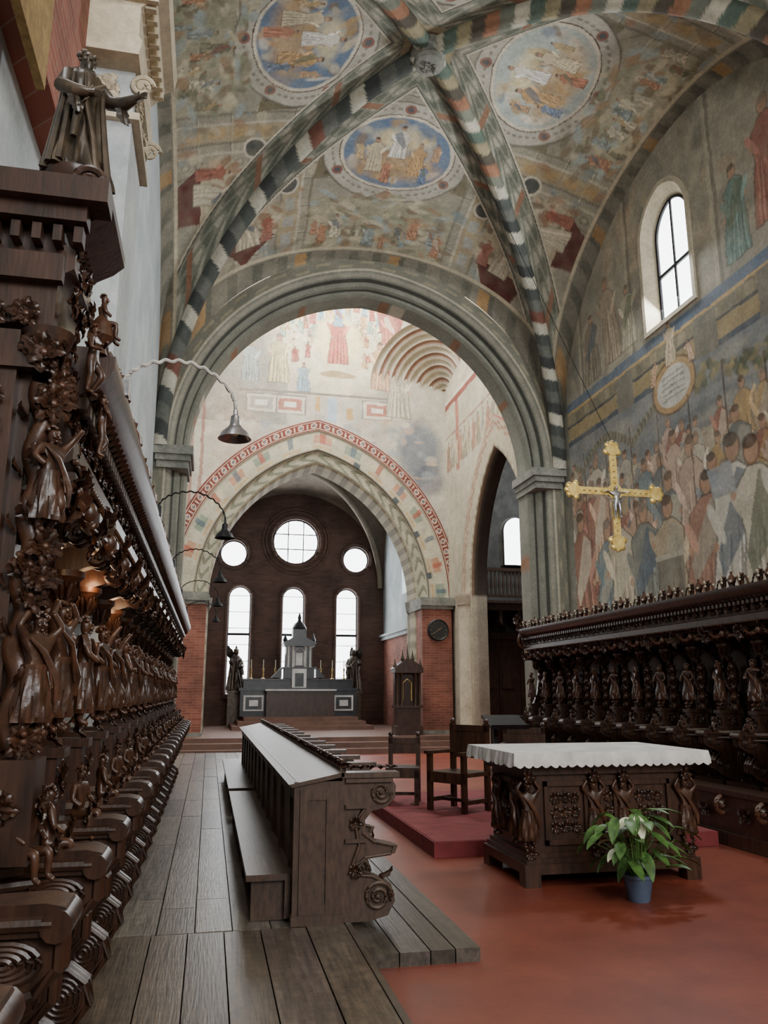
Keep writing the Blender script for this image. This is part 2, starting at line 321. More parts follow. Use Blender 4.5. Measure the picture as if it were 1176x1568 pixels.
def paint_main(cell,T,S,p,q,L,Z):
    W={0:4.4,2:4.4}.get(cell,5.0)
    b=-q; P=PT(p,b,sr(160,155,138),.026,cell*7+3); rd=random.Random(cell+11)
    n=vn(p,q,2.2,cell+1); P.mk(np.clip(n*.8,0,1),sr(138,142,126),.6); P.mk(np.clip(-n*.8,0,1),sr(188,174,144),.5)
    s_=np.sqrt(np.clip(1-S*S,0,1)); dr=(1-np.abs(S))*T*W*.9+.35*np.clip(1-s_,0,1)*T
    mc=-L*.46; rx=1.05 if cell!=1 else 1.15; ry=.8
    for k in range(6):
        y0=-L*(.2+.13*k); P.rect(-W,W,y0-.03,y0,sr(116,114,100),.6); P.rect(-W,W,y0,y0+.02,sr(208,200,180),.6)
    for sg in(-1,1):
        for k,x in enumerate((1.55,1.75,2.15,2.35,2.75,2.95)):
            P.rect(sg*x-.025,sg*x+.025,-L,-.5,[sr(112,108,92),sr(208,199,176)][k%2],.7)
        P.rect(min(sg*1.78,sg*2.12),max(sg*1.78,sg*2.12),-L*.9,-L*.3,sr(176,156,114),.65)
        for y in np.arange(-L*.9,-L*.3,.42): P.rect(sg*1.95-.1,sg*1.95+.1,y,y+.26,[OCH,sr(160,174,182),sr(150,90,70)][int(y*7)%3],.55)
        for y in np.arange(-L*.9,-.8,.24): P.ell(sg*2.55,y,.08,.09,sr(96,100,86),0,.6); P.ell(sg*2.55,y,.045,.055,sr(196,188,164),0,.6)
        for k in range(30): P.ell(sg*rd.uniform(1.5,3.2),-L*rd.uniform(.4,.95),rd.uniform(.05,.2),rd.uniform(.04,.13),rd.choice([sr(200,188,160),sr(120,110,90),sr(168,122,84),sr(126,146,150)]),rd.uniform(0,3),.6,.5)
    P.rect(-1.45,1.45,mc-.66,mc+.7,sr(168,164,150),.9)
    for sg in(-1,1):
        P.poly([(sg*1.0,mc-.6),(sg*1.55,mc-.7),(sg*1.42,mc+.45),(sg*1.05,mc+.4)],sr(112,102,74),.9); P.poly([(sg*1.14,mc-.5),(sg*1.34,mc-.6),(sg*1.28,mc+.4),(sg*1.16,mc+.4)],sr(72,62,48),.85)
    P.ell(0,mc,rx*1.4,ry*1.47,sr(104,100,90),0,.9,.02); P.ell(0,mc,rx*1.36,ry*1.43,sr(186,182,168),0,1,.02)
    for k in range(52):
        a=2*pi*k/52; P.ell(rx*1.2*math.cos(a),mc+ry*1.25*math.sin(a),.03,.045,sr(128,124,112),a,.8)
    for k in range(6):
        a=2*pi*k/6+.5; P.ell(rx*1.2*math.cos(a),mc+ry*1.25*math.sin(a),.11,.1,sr(146,96,82)); P.ell(rx*1.2*math.cos(a),mc+ry*1.25*math.sin(a),.06,.055,sr(86,88,94))
    P.ring(0,mc,rx*1.07,ry*1.08,.06,sr(218,210,190)); P.ring(0,mc,rx*1.09,ry*1.1,.02,BRN)
    P.ell(0,mc,rx,ry,BLU if cell!=1 else sr(180,192,188),0,1,.02)
    inner=[OCH,WHT,sr(204,166,112),sr(160,156,134),sr(212,198,162),sr(130,146,164),sr(192,186,170),sr(132,108,80)]
    for k in range(70):
        a=rd.uniform(0,6.28); r=rd.uniform(.1,.9); P.ell(r*rx*math.cos(a),mc+r*ry*math.sin(a),rd.uniform(.05,.22),rd.uniform(.04,.12),rd.choice(inner),rd.uniform(0,3),.75,.6)
    P.ell(0,mc-.3,.85,.3,sr(190,150,92),0,.75,.6); P.ell(0,mc+.35,.5,.2,sr(232,214,160),0,.7,.7)
    for k,(x,y,h) in enumerate([(-.42,-.45,.8),(.42,-.45,.8),(0,-.1,.75),(-.15,-.7,.55),(.6,-.6,.45),(-.72,-.2,.4),(.75,-.05,.4)]): P.fig(x,mc+y,h,[sr(212,196,160),sr(198,156,98),WHT,sr(186,120,90),sr(110,134,168),sr(198,172,124),sr(188,150,112)][k],seed=k+cell)
    P.rect(-1.5,1.5,-L*.97,mc-1.15,sr(168,162,134),.8)
    for k in range(130):
        x=rd.uniform(-1.5,1.5); y=-rd.uniform(L*.66,L*.95); P.ell(x,y,rd.uniform(.05,.24),rd.uniform(.03,.1),rd.choice([sr(142,150,122),sr(190,180,146),sr(124,122,98),sr(204,194,164),sr(126,108,82),sr(170,138,100),sr(160,176,176)]),rd.uniform(-.6,.6),.75,.5)
    for k in range(12): P.fig(-1.35+.245*k+rd.uniform(-.1,.1),-L*rd.uniform(.84,.93),rd.uniform(.35,.62),rd.choice([sr(182,130,94),sr(200,192,164),sr(126,124,98),sr(140,156,156)]),seed=k+cell*9,al=.8)
    for sg in(-1,1):
        cxx=sg*W*.62
        P.ell(cxx,-L*.76,.66,.46,sr(186,174,144),0,.9,.3)
        for k in range(22): P.ell(cxx+rd.uniform(-.55,.55),-L*.76+rd.uniform(-.4,.4),rd.uniform(.05,.18),rd.uniform(.04,.11),rd.choice([sr(206,196,170),sr(150,116,86),sr(116,104,86),sr(198,170,138)]),rd.uniform(0,3),.8,.4)
        P.poly([(cxx-.5,-L*.84),(cxx+.55,-L*.84),(cxx+.4*sg,-L*.995),(cxx-.1*sg,-L*.985)],DRD); P.poly([(cxx-.56,-L*.82),(cxx+.6,-L*.82),(cxx+.58,-L*.84),(cxx-.54,-L*.84)],sr(192,176,146))
        P.fig(cxx,-L*.87,1.05,sr(200,190,164),seed=cell+3+sg,lean=.12*sg); P.fig(cxx-.36*sg,-L*.86,.65,sr(166,100,80),seed=cell+9)
        P.ell(sg*W*.46,-L*.62,.17,.17,sr(74,78,76)); P.ring(sg*W*.46,-L*.62,.22,.22,.2,CRM)
    P.mk((dr<.66),sr(134,138,124)); P.mk((dr<.70)&(dr>.655),sr(204,197,176)); P.mk((dr<.655)&(dr>.63),sr(80,80,72)); P.mk((dr<.19)&(dr>.16),sr(196,189,168)); P.mk((dr<.16),sr(98,103,92))
    k=np.sin(q*16+2*np.sin(dr*20))*np.cos((dr-.41)*24); P.mk((k>.3)&(dr<.61)&(dr>.2),sr(94,103,90),.85); P.mk((k<-.45)&(dr<.61)&(dr>.2),sr(182,178,160),.85); P.mk((np.sin(q*5+1)>.96)&(dr<.6)&(dr>.22),sr(150,106,80))
    P.mk((T>.945),sr(126,122,108)); P.mk((T>.935)&(T<.947),sr(196,184,156)); P.mk((T>.955)&(np.sin(p*12)>.3),sr(98,98,86)); P.mk((T>.955)&(np.sin(p*3)>.93),sr(166,130,80))
    P.mk((T<.10),sr(168,154,122)); P.mk((T<.08)&(np.sin(q*30)>0),sr(120,84,68))
    return weather(P.c,p,q,cell+30,.15,.25,(158,152,134))
main,zr=vault('ceiling_painted_vault',3.1,10.9,4.4,5.1,4.6,6.4,12.1,11.3,11.05,FRES,paint_main)
def rib(name,x0,y0,dx,dy,zf,r,colfn,parent,t1=1.0,n=300):
    ts=np.sin(np.linspace(0,math.asin(t1),n)); ph=np.linspace(0,2*pi,17)
    L=math.hypot(dx,dy); ux,uy=dx/L,dy/L
    z=zf(ts); arc=np.concatenate([[0],np.cumsum(np.hypot(np.diff(ts)*L,np.diff(z)))])
    tx=np.gradient(ts*L); tz=np.gradient(z); m=np.hypot(tx,tz); tx/=m; tz/=m
    def fn(U,V):
        i=np.round(U).astype(int); nx=tz[i]; nz=-tx[i]
        ln=np.cos(V)*r; lt=np.sin(V)*r
        h=ts[i]*L+nx*ln; return x0+ux*h-uy*lt, y0+uy*h+ux*lt, z[i]+nz*(ln+.06)
    return grid(name,np.arange(n),ph,fn,lambda U,V,X,Y,Z:colfn(arc[np.round(U).astype(int)],V),FRES,parent=parent)
def ribcol1(s,v):
    k=np.floor(s/.34+np.sin(v)*.25)%4; c=np.zeros(s.shape+(3,)); pal=[sr(182,179,164),sr(72,77,74),sr(96,99,93),sr(58,62,61)]
    for i in range(4): c[k==i]=pal[i]
    c[(np.floor(s/.34+np.sin(v)*.25)%16==7)]=sr(110,72,60); c*=(1+.2*vn(s,v,6,2)[...,None]); return c
def ribcol2(s,v):
    k=np.floor(s/.26+np.sin(v)*.4)%6; c=np.zeros(s.shape+(3,)); pal=[sr(188,183,166),sr(88,103,92),sr(146,136,108),sr(80,74,64),sr(148,106,82),sr(114,118,106)]
    for i in range(6): c[k==i]=pal[i]
    c*=(1+.2*vn(s,v,6,2)[...,None]); return c
rib('rib_1',3.1,10.9,-4.3,5.0,zr,.15,ribcol1,main); rib('rib_2',3.1,10.9,4.3,5.0,zr,.15,lambda s,v:np.where((s<3.2)[...,None],ribcol2(s,v),ribcol1(s*1.3,v)),main)
rib('rib_3',3.1,10.9,4.3,-4.5,zr,.16,ribcol2,main); rib('rib_4',3.1,10.9,-4.3,-4.5,zr,.15,ribcol2,main)
mb=MB(); mb.lathe([(.1,-.32),(.24,-.28),(.26,-.2),(.2,-.12),(.28,-.06),(.28,.1)],(3.1,10.9,12.02),20); mb.cluster((3.1,10.9,11.72),.13,8,1,(0,0,-1)); mb.obj('keystone',[STONE],parent=main)
# ------------------------------------------------------------ arch rings
def archring(name,cen,a,h,sp,z0,prof,paint,mat=FRES,plane='Y',nU=110,parent=None,sub=6):
    R=(a*a+h*h)/(2*a); c=R-a
    ds=[];ys=[]
    for (d0,y0),(d1,y1) in zip(prof[:-1],prof[1:]):
        for k in range(sub): ds.append(d0+(d1-d0)*k/sub); ys.append(y0+(y1-y0)*k/sub)
    ds.append(prof[-1][0]); ys.append(prof[-1][1]); ds=np.array(ds); ys=np.array(ys)
    us=np.concatenate([np.linspace(-2,-1.02,40),np.linspace(-1,1,nU*2+1),np.linspace(1.02,2,40)])
    def fn(U,K):
        i=np.round(K).astype(int); d=ds[i]; sg=np.sign(U)+(U==0); au=np.abs(U); Rd=R+d
        th=(1-np.minimum(au,1))*np.arccos(np.clip(c/Rd,-1,1)); x=-c+Rd*np.cos(th); z=sp+Rd*np.sin(th)
        x=np.where(au>1,a+d,x); z=np.where(au>1,sp-(au-1)*(sp-z0),z)
        X=cen+sg*x; Yv=ys[i]
        return (X,Yv,z) if plane=='Y' else (Yv,X,z)
    def pt(U,K,X,Y,Z):
        i=np.round(K).astype(int); lat=X if plane=='Y' else Y; s=np.abs(np.arctan2(Z-sp,lat-cen))*(R); s=np.where(np.abs(U)>1,Z,s+sp)
        return paint(ds[i],ys[i],s,lat-cen,Z)
    return grid(name,us,np.arange(len(ds)),fn,pt,mat,parent=parent)
def adist(x,z,a,h,sp):
    R=(a*a+h*h)/(2*a); c=R-a; x=np.abs(x); return np.where(z>sp,np.hypot(x+c,z-sp)-R,x-a)
def p_arch1(d,y,s,x,z):
    c=np.zeros(d.shape+(3,)); c[...]=sr(124,125,114)
    c[d>.42]=sr(116,115,103); c[(d>.4)&(d<.44)]=sr(184,177,156); c[(d>.24)&(d<.28)]=sr(66,68,62); c[(d>.1)&(d<.13)]=sr(70,72,66); c[(d>.3)&(d<.38)]=sr(146,144,130)
    m=(d>.48)&(np.sin(s*7)*np.sin(d*34)>.45); c[m]=sr(148,141,118)
    m=(y>16.5)&(np.sin(s*3.2)>.94); c[m]=sr(136,100,72); m=(y>16.5)&(np.sin(s*1.1+1)>.985); c[m]=sr(186,180,160)
    c*=(1+.12*vn(s,d*4,2,4)[...,None]+.06*vn(s,d,9,5)[...,None]); return c
crossing=empty('wall_transverse_arch')
archring('arch_orders',3.1,3.75,4.02,6.4,.0,[(0,17.05),(0,16.5),(.05,16.42),(.11,16.42),(.16,16.28),(.24,16.26),(.3,16.12),(.42,16.0),(.7,16.0)],p_arch1,parent=crossing)
mb=MB()
for x0,x1 in((-1.3,-.55),(6.75,7.5)):
    mb.box(x0-.02,x1+.02,15.8,17.1,6.24,6.42); mb.box(x0+.03,x1-.03,15.86,17.08,6.12,6.24); mb.box(x0+.06,x1-.06,15.92,17.06,5.98,6.12)
    mb.box(x0+.06,x1-.06,15.88,17.06,1.0,1.2)
mb.obj('capitals',[STONE],parent=crossing)
# ------------------------------------------------------------ right wall
WY=11.4
def dwin(y,z): return adist(y-WY,z,.72,.8,9.65)
def keepR(Y,Z): return ~((dwin(Y,Z)<0)&(Z>7.95))
def p_right(U,V,X,Y,Z):
    P=PT(Y,Z,sr(172,160,138),.02,21); rd=random.Random(5)
    n=vn(Y,Z,1.4,9); P.mk(np.clip(n,0,1),sr(194,182,158),.7); P.mk(np.clip(-n,0,1),sr(142,136,122),.6)
    P.rect(6,17,7.75,12,sr(150,147,134),.7)
    for k in range(110): P.ell(rd.uniform(6.3,15.5),rd.uniform(7.9,11.2),rd.uniform(.05,.3),rd.uniform(.08,.5),rd.choice([sr(174,167,146),sr(126,130,122),sr(184,160,130),sr(118,110,98),sr(150,148,130)]),rd.uniform(-.6,.6),.5,.5)
    for y in(7.0,8.05,9.9,12.6,14.7): P.rect(y,y+.09,7.8,11.3,sr(106,100,90),.6); P.rect(y+.09,y+.2,7.8,11.3,sr(184,175,154),.6)
    P.fig(13.4,8.0,1.9,sr(176,158,136),seed=1,lean=.2,al=.8); P.fig(14.3,7.9,1.5,sr(138,128,112),seed=2,al=.8); P.fig(8.7,8.2,2.0,sr(164,100,84),seed=3,al=.8); P.fig(9.5,8.0,1.6,sr(114,146,138),seed=4,al=.8); P.fig(7.5,8.1,2.1,sr(164,104,88),seed=14,al=.8); P.fig(12.8,8.0,1.3,sr(184,176,154),seed=15,al=.8)
    P.rect(6,15.6,7.6,7.8,sr(98,118,140)); P.rect(6,15.6,7.54,7.6,sr(194,162,106)); P.rect(6,15.6,7.3,7.54,sr(132,124,100)); P.rect(6,15.6,7.24,7.3,sr(76,79,78)); P.rect(6,15.6,6.95,7.24,sr(160,142,98)); P.rect(6,15.6,6.84,6.95,sr(78,90,102))
    for k in range(22): P.rect(6.2+k*.44,6.42+k*.44,7.33,7.5,sr(164,152,120) if k%2 else sr(108,108,94),.7)
    P.rect(10.2,10.8,6.6,7.55,sr(122,118,104)); P.rect(12.8,13.4,6.7,7.55,sr(122,118,106)); P.rect(8.6,9.2,6.7,7.55,sr(122,118,106))
    P.rect(6,15.6,5.7,6.84,sr(116,125,132),.85)
    for k in range(26):
        y=rd.uniform(6,15.5); P.ell(y,rd.uniform(5.8,6.7),rd.uniform(.3,.7),rd.uniform(.06,.16),rd.choice([sr(144,149,151),sr(100,109,116),sr(168,164,150)]),0,.5,.8)
    for k in range(170):
        y=rd.uniform(6.3,11); P.ell(y,6.8-.35*abs(math.sin(y*1.5))-rd.uniform(0,.3),rd.uniform(.04,.13),rd.uniform(.03,.09),rd.choice([sr(94,105,76),sr(136,128,90),sr(80,84,64),sr(154,140,98)]),rd.uniform(0,3),.85,.5)
    for k in range(60): y=11.9+k*.06; P.ell(y,6.1+.45*abs(math.cos(k*.09)),.07,.09,[sr(90,93,83),sr(142,137,116)][k%2],0,.85,.5)
    P.ell(11.5,6.7,.66,.5,sr(104,80,56),0,1,.06); P.ell(11.5,6.7,.62,.46,sr(186,150,98),0,1,.06); P.ell(11.5,6.7,.5,.36,sr(206,204,194),0,1,.05)
    for k in range(5): P.rect(11.15,11.85,6.5+.1*k,6.525+.1*k,sr(110,108,104),.7)
    P.fig(11.5,7.1,.8,sr(202,182,148),seed=12); P.fig(10.9,6.9,.45,sr(204,164,134),seed=13,lean=.1); P.fig(12.1,6.9,.45,sr(204,164,134),seed=16,lean=-.1)
    P.rect(6,15.8,2,5.0,sr(168,153,128),.7)
    cols=[sr(208,199,180),sr(166,104,86),sr(118,142,152),sr(200,164,136),sr(144,114,90),sr(192,180,154),sr(110,122,126),sr(204,176,156),sr(192,158,104),sr(182,176,160)]
    for row,(zb,n_,hh) in enumerate(((4.7,26,1.2),(4.1,22,1.6),(3.2,16,2.1))):
        for k in range(n_):
            y=15.4-k*9.2/n_+rd.uniform(-.12,.12); P.fig(y,zb+rd.uniform(-.2,.25)+(.35 if y>14.2 else 0),hh*rd.uniform(.85,1.15),rd.choice(cols),seed=k+40*row,al=.8,lean=rd.uniform(-.1,.1))
    for k in range(9): P.rect(14.9-k*.95,14.94-k*.95,4.5,6.5+.2*math.sin(k*3),sr(84,70,56),.8)
    for k,(y,h,c) in enumerate([(15.1,2.9,sr(156,106,86)),(14.3,2.7,sr(114,138,146)),(13.5,2.9,sr(196,182,156)),(12.7,2.6,sr(132,138,130)),(11.9,2.7,sr(188,170,138)),(11.1,2.6,sr(176,126,104)),(10.3,3.2,WHT),(9.5,3.1,sr(212,203,184)),(8.7,3.3,sr(218,214,204)),(7.9,3.1,sr(190,180,160)),(7.1,3.2,sr(164,142,118)),(6.4,3.0,WHT)]):
        P.fig(y,2.3+rd.uniform(-.1,.2),h,c,seed=k+90,lean=rd.uniform(-.25,.25),al=.92)
    P.poly([(10.2,5.0),(10.8,5.0),(10.7,4.5),(10.1,4.5)],sr(160,168,178),.8); P.rect(11.6,12.4,2.8,3.8,sr(104,100,94),.7); P.rect(11.55,12.45,3.8,3.88,sr(190,184,166))
    P.rect(15.6,16.1,0,12,sr(124,126,116))
    return weather(P.c,Y,Z,77,.15,.26,(170,160,140))
WR=empty('wall_right')
grid('painted_wall',np.arange(6.2,16.06,.022),np.arange(1.5,11.4,.022),lambda U,V:(7.5,U,V),p_right,FRESR,keepR,parent=WR)
mb=MB(); mb.box(7.52,7.9,5.0,WY-1.2,0,11.4); mb.box(7.52,7.9,WY+1.2,17.05,0,11.4); mb.box(7.52,7.9,WY-1.2,WY+1.2,0,7.9); mb.box(7.52,7.9,-8,5.0,0,11.4); mb.obj('masonry',[CREAM],False,WR)
def splay(name,mode,cen,sill,sp,a0,h0,a1,h1,y0,y1,mat=CREAM,frame=IRON,bars=1):
    par=empty(name)
    def outline(a,h,n=14):
        R=(a*a+h*h)/(2*a); c=R-a; tm=math.acos(c/R); pts=[(-a,sill)]
        for k in range(n+1): th=tm*k/n; pts.append((-(-c+R*math.cos(th)),sp+R*math.sin(th)))
        for k in range(n,-1,-1): th=tm*k/n; pts.append(((-c+R*math.cos(th)),sp+R*math.sin(th)))
        pts.append((a,sill)); return pts
    def W(p,d): return (d,cen+p[0],p[1]) if mode=='X' else (cen+p[0],d,p[1])
    sgn=1 if y1>y0 else -1
    A=outline(a0+.09,h0+.09); B=outline(a0,h0); D=outline(a1,h1)
    A[0]=(A[0][0],sill-.08);A[-1]=(A[-1][0],sill-.08)
    v=[];f=[];n=len(A)
    for ring,d in((A,y0),(A,y0-.04*sgn),(B,y0-.04*sgn),(D,y1)): v+=[W(p,d) for p in ring]
    for r in range(3):
        for i in range(n-1): f.append((r*n+i,r*n+i+1,(r+1)*n+i+1,(r+1)*n+i))
        f.append((r*n+n-1,r*n,(r+1)*n,(r+1)*n+n-1))
    m=MB(); m.add(v,f); m.obj('reveal',[mat],False,par)
    m=MB(); m.add([W(p,y1+.02*sgn) for p in D],[tuple(range(n))]); m.obj('pane',[GLASS],False,par)
    m=MB()
    def bar(p,q,r): m.tube([W(p,y1-.02*sgn),W(q,y1-.02*sgn)],r,6)
    for i in range(n-1): bar(D[i],D[i+1],.03)
    bar(D[0],D[-1],.04)
    bar((0,sill),(0,sp+h1),.025); zz=sill+(sp-sill)*.58; bar((-a1,zz),(a1,zz),.035)
    m.obj('frame',[frame],True,par); return par
splay('window_1','X',WY,7.95,9.65,.72,.8,.52,.58,7.5,7.7)
# ------------------------------------------------------------ left wall
mb=MB(); mb.box(-1.7,-1.3,-8,17.05,0,11.4); mb.obj('wall_left',[PLAS],False)
par=empty('wall_pier_left'); mb=MB()
mb.box(-1.3,-.78,5.6,6.35,0,6.5); mb.obj('shaft',[PLAS],False,par)
mb=MB()
ent=[(0,0),(.56,0),(.58,.12),(.55,.16),(.55,.42),(.62,.5),(.66,.58),(.74,.62),(.76,.74),(0,.74)]
mb.extr([(-1.3+x,6.3+z) for x,z in ent],5.4,6.5)
for k in range(9): mb.box(-.72,-.64,5.42+.12*k,5.47+.12*k,6.74,6.81)
mb.box(-1.3,-.5,5.34,5.4,6.92,7.04); mb.box(-1.3,-.62,5.36,5.4,6.76,6.86)
mb.cluster((-.78,5.75,6.12),.13,8,3); mb.cluster((-.78,6.2,6.12),.13,8,4); mb.cluster((-1.0,5.58,6.1),.13,8,4,(0,-1,0))
for yy in(5.58,6.36): mb.spiral(-.72,6.17,yy,.09,1.8,.02); mb.spiral(-1.16,6.17,yy,.09,1.8,.02)
mb.box(-1.3,-.72,5.55,6.4,5.85,5.91)
mb.obj('entablature',[CREAM],False,par)
mb=MB(); mb.box(-1.32,-.9,5.5,6.3,7.04,11.4); mb.obj('attic',[BRICK],False,par)
mb=MB(); mb.box(-1.32,-1.12,3.6,5.4,5.2,11.4); mb.mi=1; mb.box(-1.14,-1.09,3.6,4.3,5.0,9.2); mb.obj('painted_panel',[BRICK,OCHP],False,par)
def p_plain(d,y,s,x,z):
    c=np.zeros(d.shape+(3,)); c[...]=sr(150,146,132); c[(d>.6)]=sr(128,126,110); c*=(1+.15*vn(s,d*4,2,4)[...,None]); return c
archring('wall_transverse_arch_west',3.1,3.85,3.85,7.1,7.05,[(0,5.5),(0,6.2),(.2,6.32),(.6,6.32)],p_plain)
mb=MB(); mb.box(6.85,7.5,5.4,6.3,0,7.1); mb.box(6.75,7.5,5.3,6.4,6.7,7.1); mb.obj('wall_pier_right',[STONE],False)
mb=MB(); mb.box(-1.7,7.9,-8.4,-8,0,11.4); mb.obj('wall_west',[CREAM],False)
mb=MB(); mb.box(-1.7,7.9,-8.4,6.3,11.4,11.6); mb.obj('ceiling_west_bay',[CREAM],False)
# ------------------------------------------------------------ crossing
def p_ch(U,V,X,Y,Z):
    P=PT(X,Z,sr(186,180,166),.02,31); rd=random.Random(8)
    n=vn(X,Z,1.2,3); P.mk(np.clip(n,0,1),sr(206,200,184),.7); P.mk(np.clip(-n,0,1),sr(160,155,144),.6)
    P.mk((X<2.0)&(Z>9.8),sr(140,137,128),.7)
    P.ell(3.6,12.6,2.1,1.7,sr(218,209,178),0,1,.3)
    for R_ in(1.0,1.45,1.9):
        for k in range(int(14*R_)):
            a=-.5+(pi+1)*k/int(14*R_); P.fig(3.6+R_*math.cos(a),12.3+R_*.85*math.sin(a),.55,rd.choice([sr(134,168,176),sr(206,168,120),sr(184,116,90),sr(222,212,180),sr(154,176,154),sr(170,94,84)]),seed=k+int(R_*30),al=.95)
    P.ell(3.6,12.8,.75,.9,sr(232,218,166),0,1,.3); P.fig(3.6,12.0,1.8,sr(190,102,86),seed=3,halo=True); P.fig(3.6,13.3,.8,sr(136,166,184),seed=33,halo=True)
    P.ell(3.6,11.6,.6,.12,sr(160,138,96),0,.9)
    for x,c in((2.1,sr(170,98,82)),(4.9,sr(170,98,82)),(1.2,sr(160,158,148))):
        P.rect(x-.5,x+.5,10.15,10.8,sr(134,128,118)); P.rect(x-.46,x+.46,10.19,10.76,sr(206,198,180)); P.rect(x-.36,x+.36,10.28,10.66,c,.9); P.rect(x-.2,x+.2,10.38,10.56,WHT,.9)
    P.rect(.5,5.5,10.85,10.93,sr(130,122,110)); P.rect(3.3,3.6,10.0,10.8,sr(166,184,198)); P.rect(2.9,3.05,10.3,10.8,OCH); P.rect(3.9,4.1,10.1,10.5,OCH)
    P.fig(5.6,10.3,1.9,sr(180,172,154),seed=6,al=.85); P.fig(5.0,11.2,1.7,sr(198,160,128),seed=8,al=.95); P.fig(1.7,11.2,1.7,sr(194,182,140),seed=9,al=.95); P.fig(2.5,10.95,1.0,sr(140,160,172),seed=19,al=.9); P.fig(.8,11.2,1.4,sr(162,170,168),seed=29,al=.8)
    P.poly([(4.8,14.5),(5.9,14.2),(5.6,12.9),(5.0,13.2)],sr(160,78,72),.9); P.fig(5.3,12.8,1.3,sr(186,118,100),seed=44); P.poly([(1.2,13.4),(2.0,14.3),(2.3,14.3),(1.5,13.2)],sr(166,84,76),.8)
    P.ell(6.3,9.2,.7,1.0,sr(92,106,124),0,.8,.5); P.ell(6.6,8.3,.5,.6,sr(92,98,112),0,.7,.5); P.ell(.3,9.3,.8,1.5,sr(200,162,140),0,.3,.8)
    for k in range(90): P.ell(rd.uniform(-.5,6.8),rd.uniform(8.3,10.1),rd.uniform(.03,.22),rd.uniform(.03,.15),rd.choice([sr(160,153,138),sr(200,168,138),sr(138,150,160),sr(208,200,182)]),0,.55,.6)
    for x in(-.9,-.6): P.rect(x,x+.1,4,10.5,sr(150,88,74),.7)
    return weather(P.c,X,Z,6,.05,.18,(190,183,166))
CA=(3.15,4.2,4.4)
WE=empty('wall_chancel_arch')
grid('painted_wall',np.arange(-1.1,7.25,.026),np.arange(0,15.5,.026),lambda U,V:(U,24.0,V),p_ch,FRES,lambda x,z:adist(x-3.0,z,*CA)>.55,parent=WE)
def p_charch(d,y,s,x,z):
    P=PT(s,d,sr(188,181,161),.006,3)
    P.mk((d<.4),sr(174,169,150)); P.mk((d<.36)&(d>.08)&(np.sin(s*11+np.sin(d*18)*2)>.35),sr(124,125,108)); P.mk((d<.06)&(y>24.12),sr(140,130,110)); P.mk((d<.06)&(y>24.12)&(np.sin(s*14)>0),sr(178,168,142))
    P.mk((d>.38)&(d<.41),sr(100,92,80))
    for k in range(14):
        q=4.7+k*.92; P.mk((np.abs(s-q)<.3)&(d>.5)&(d<.58),sr(188,152,94),.8); P.mk((np.abs(s-q)<.26)&(d>.66)&(d<.88),[sr(120,138,120),sr(178,128,98),sr(200,190,164)][k%3],.8); P.mk((np.abs(s-q)<.08)&(d>.62)&(d<.95),[sr(90,106,118),sr(166,90,74)][k%2],.8)
    for q in (5.3,6.9,8.3,10.0): P.ell(q,.49,.12,.1,sr(80,88,92))
    P.mk(d>1.02,sr(116,54,48)); P.mk((d>1.06)&(d<1.09),sr(206,194,172)); P.mk((d>1.29)&(d<1.32),sr(206,194,172))
    u=(s/.34)%1-.5; r=np.sqrt((u*.34)**2+(d-1.19)**2); P.mk((r<.085)&(r>.05),sr(206,190,168)); P.mk((r<.03),sr(110,126,140)); P.mk((np.abs(np.abs(u)-.5)<.06)&(d>1.11)&(d<1.27),sr(196,180,158))
    P.mk((z<4.4)&(d>.42),sr(146,90,75))
    P.c*=(1+.1*vn(s,d*5,4,4)[...,None]); return P.c
archring('chancel_arch_orders',3.0,*CA,.3,[(0,25.2),(0,24.15),(.07,24.08),(.34,24.05),(.4,23.96),(1.0,23.96),(1.02,23.92),(1.2,23.92),(1.36,23.92),(1.38,24.0)],p_charch,parent=WE,sub=9,nU=320)
mb=MB()
for x0,x1 in((-1.1,-.18),(6.18,7.1)): mb.box(x0,x1,23.4,24.6,.0,4.05)
mb.obj('pier_brick',[BRICK],False,WE)
mb=MB()
for x0,x1 in((-1.1,-.15),(6.12,7.15)):
    mb.box(x0-.0,x1,23.34,25.1,4.05,4.15); mb.box(x0,x1+.05,23.28,25.15,4.15,4.3); mb.box(x0,x1+.02,23.33,25.1,4.3,4.4)
    mb.box(x0,x1,23.33,24.6,.3,.5)
for x in(-.22,6.22): mb.lathe([(.09,.3),(.09,4.0),(.16,4.1),(.2,4.4)],(x,24.95,0),10)
mb.obj('pier_capitals',[STONE],False,WE)
AA=(2.15,3.6,4.3)
def p_cr(U,V,X,Y,Z):
    P=PT(Y,Z,sr(184,176,157),.02,12); n=vn(Y,Z,1.5,5); P.mk(np.clip(n,0,1),sr(202,194,176),.7); P.mk(np.clip(-n,0,1),sr(158,148,130),.5)
    P.rect(16,25,10.6,10.78,sr(138,78,66)); P.rect(16,25,10.78,10.9,sr(206,199,182)); P.rect(22.6,22.9,8.3,10.6,sr(160,90,74),.8); P.rect(16,25,9.6,9.66,sr(142,88,74),.7)
    for k in range(16): P.fig(17.4+k*.42,8.5,1.0,[sr(172,126,102),sr(188,178,148),sr(146,137,114)][k%3],seed=k,al=.6)
    return P.c*(1+.08*vn(Y,Z,14,6)[...,None])
WCR=empty('wall_crossing_right')
grid('painted_wall',np.arange(17.05,24.02,.04),np.arange(0,15.5,.04),lambda U,V:(7.2,U,V),p_cr,FRES,lambda y,z:adist(y-19.4,z,*AA)>.3,parent=WCR)
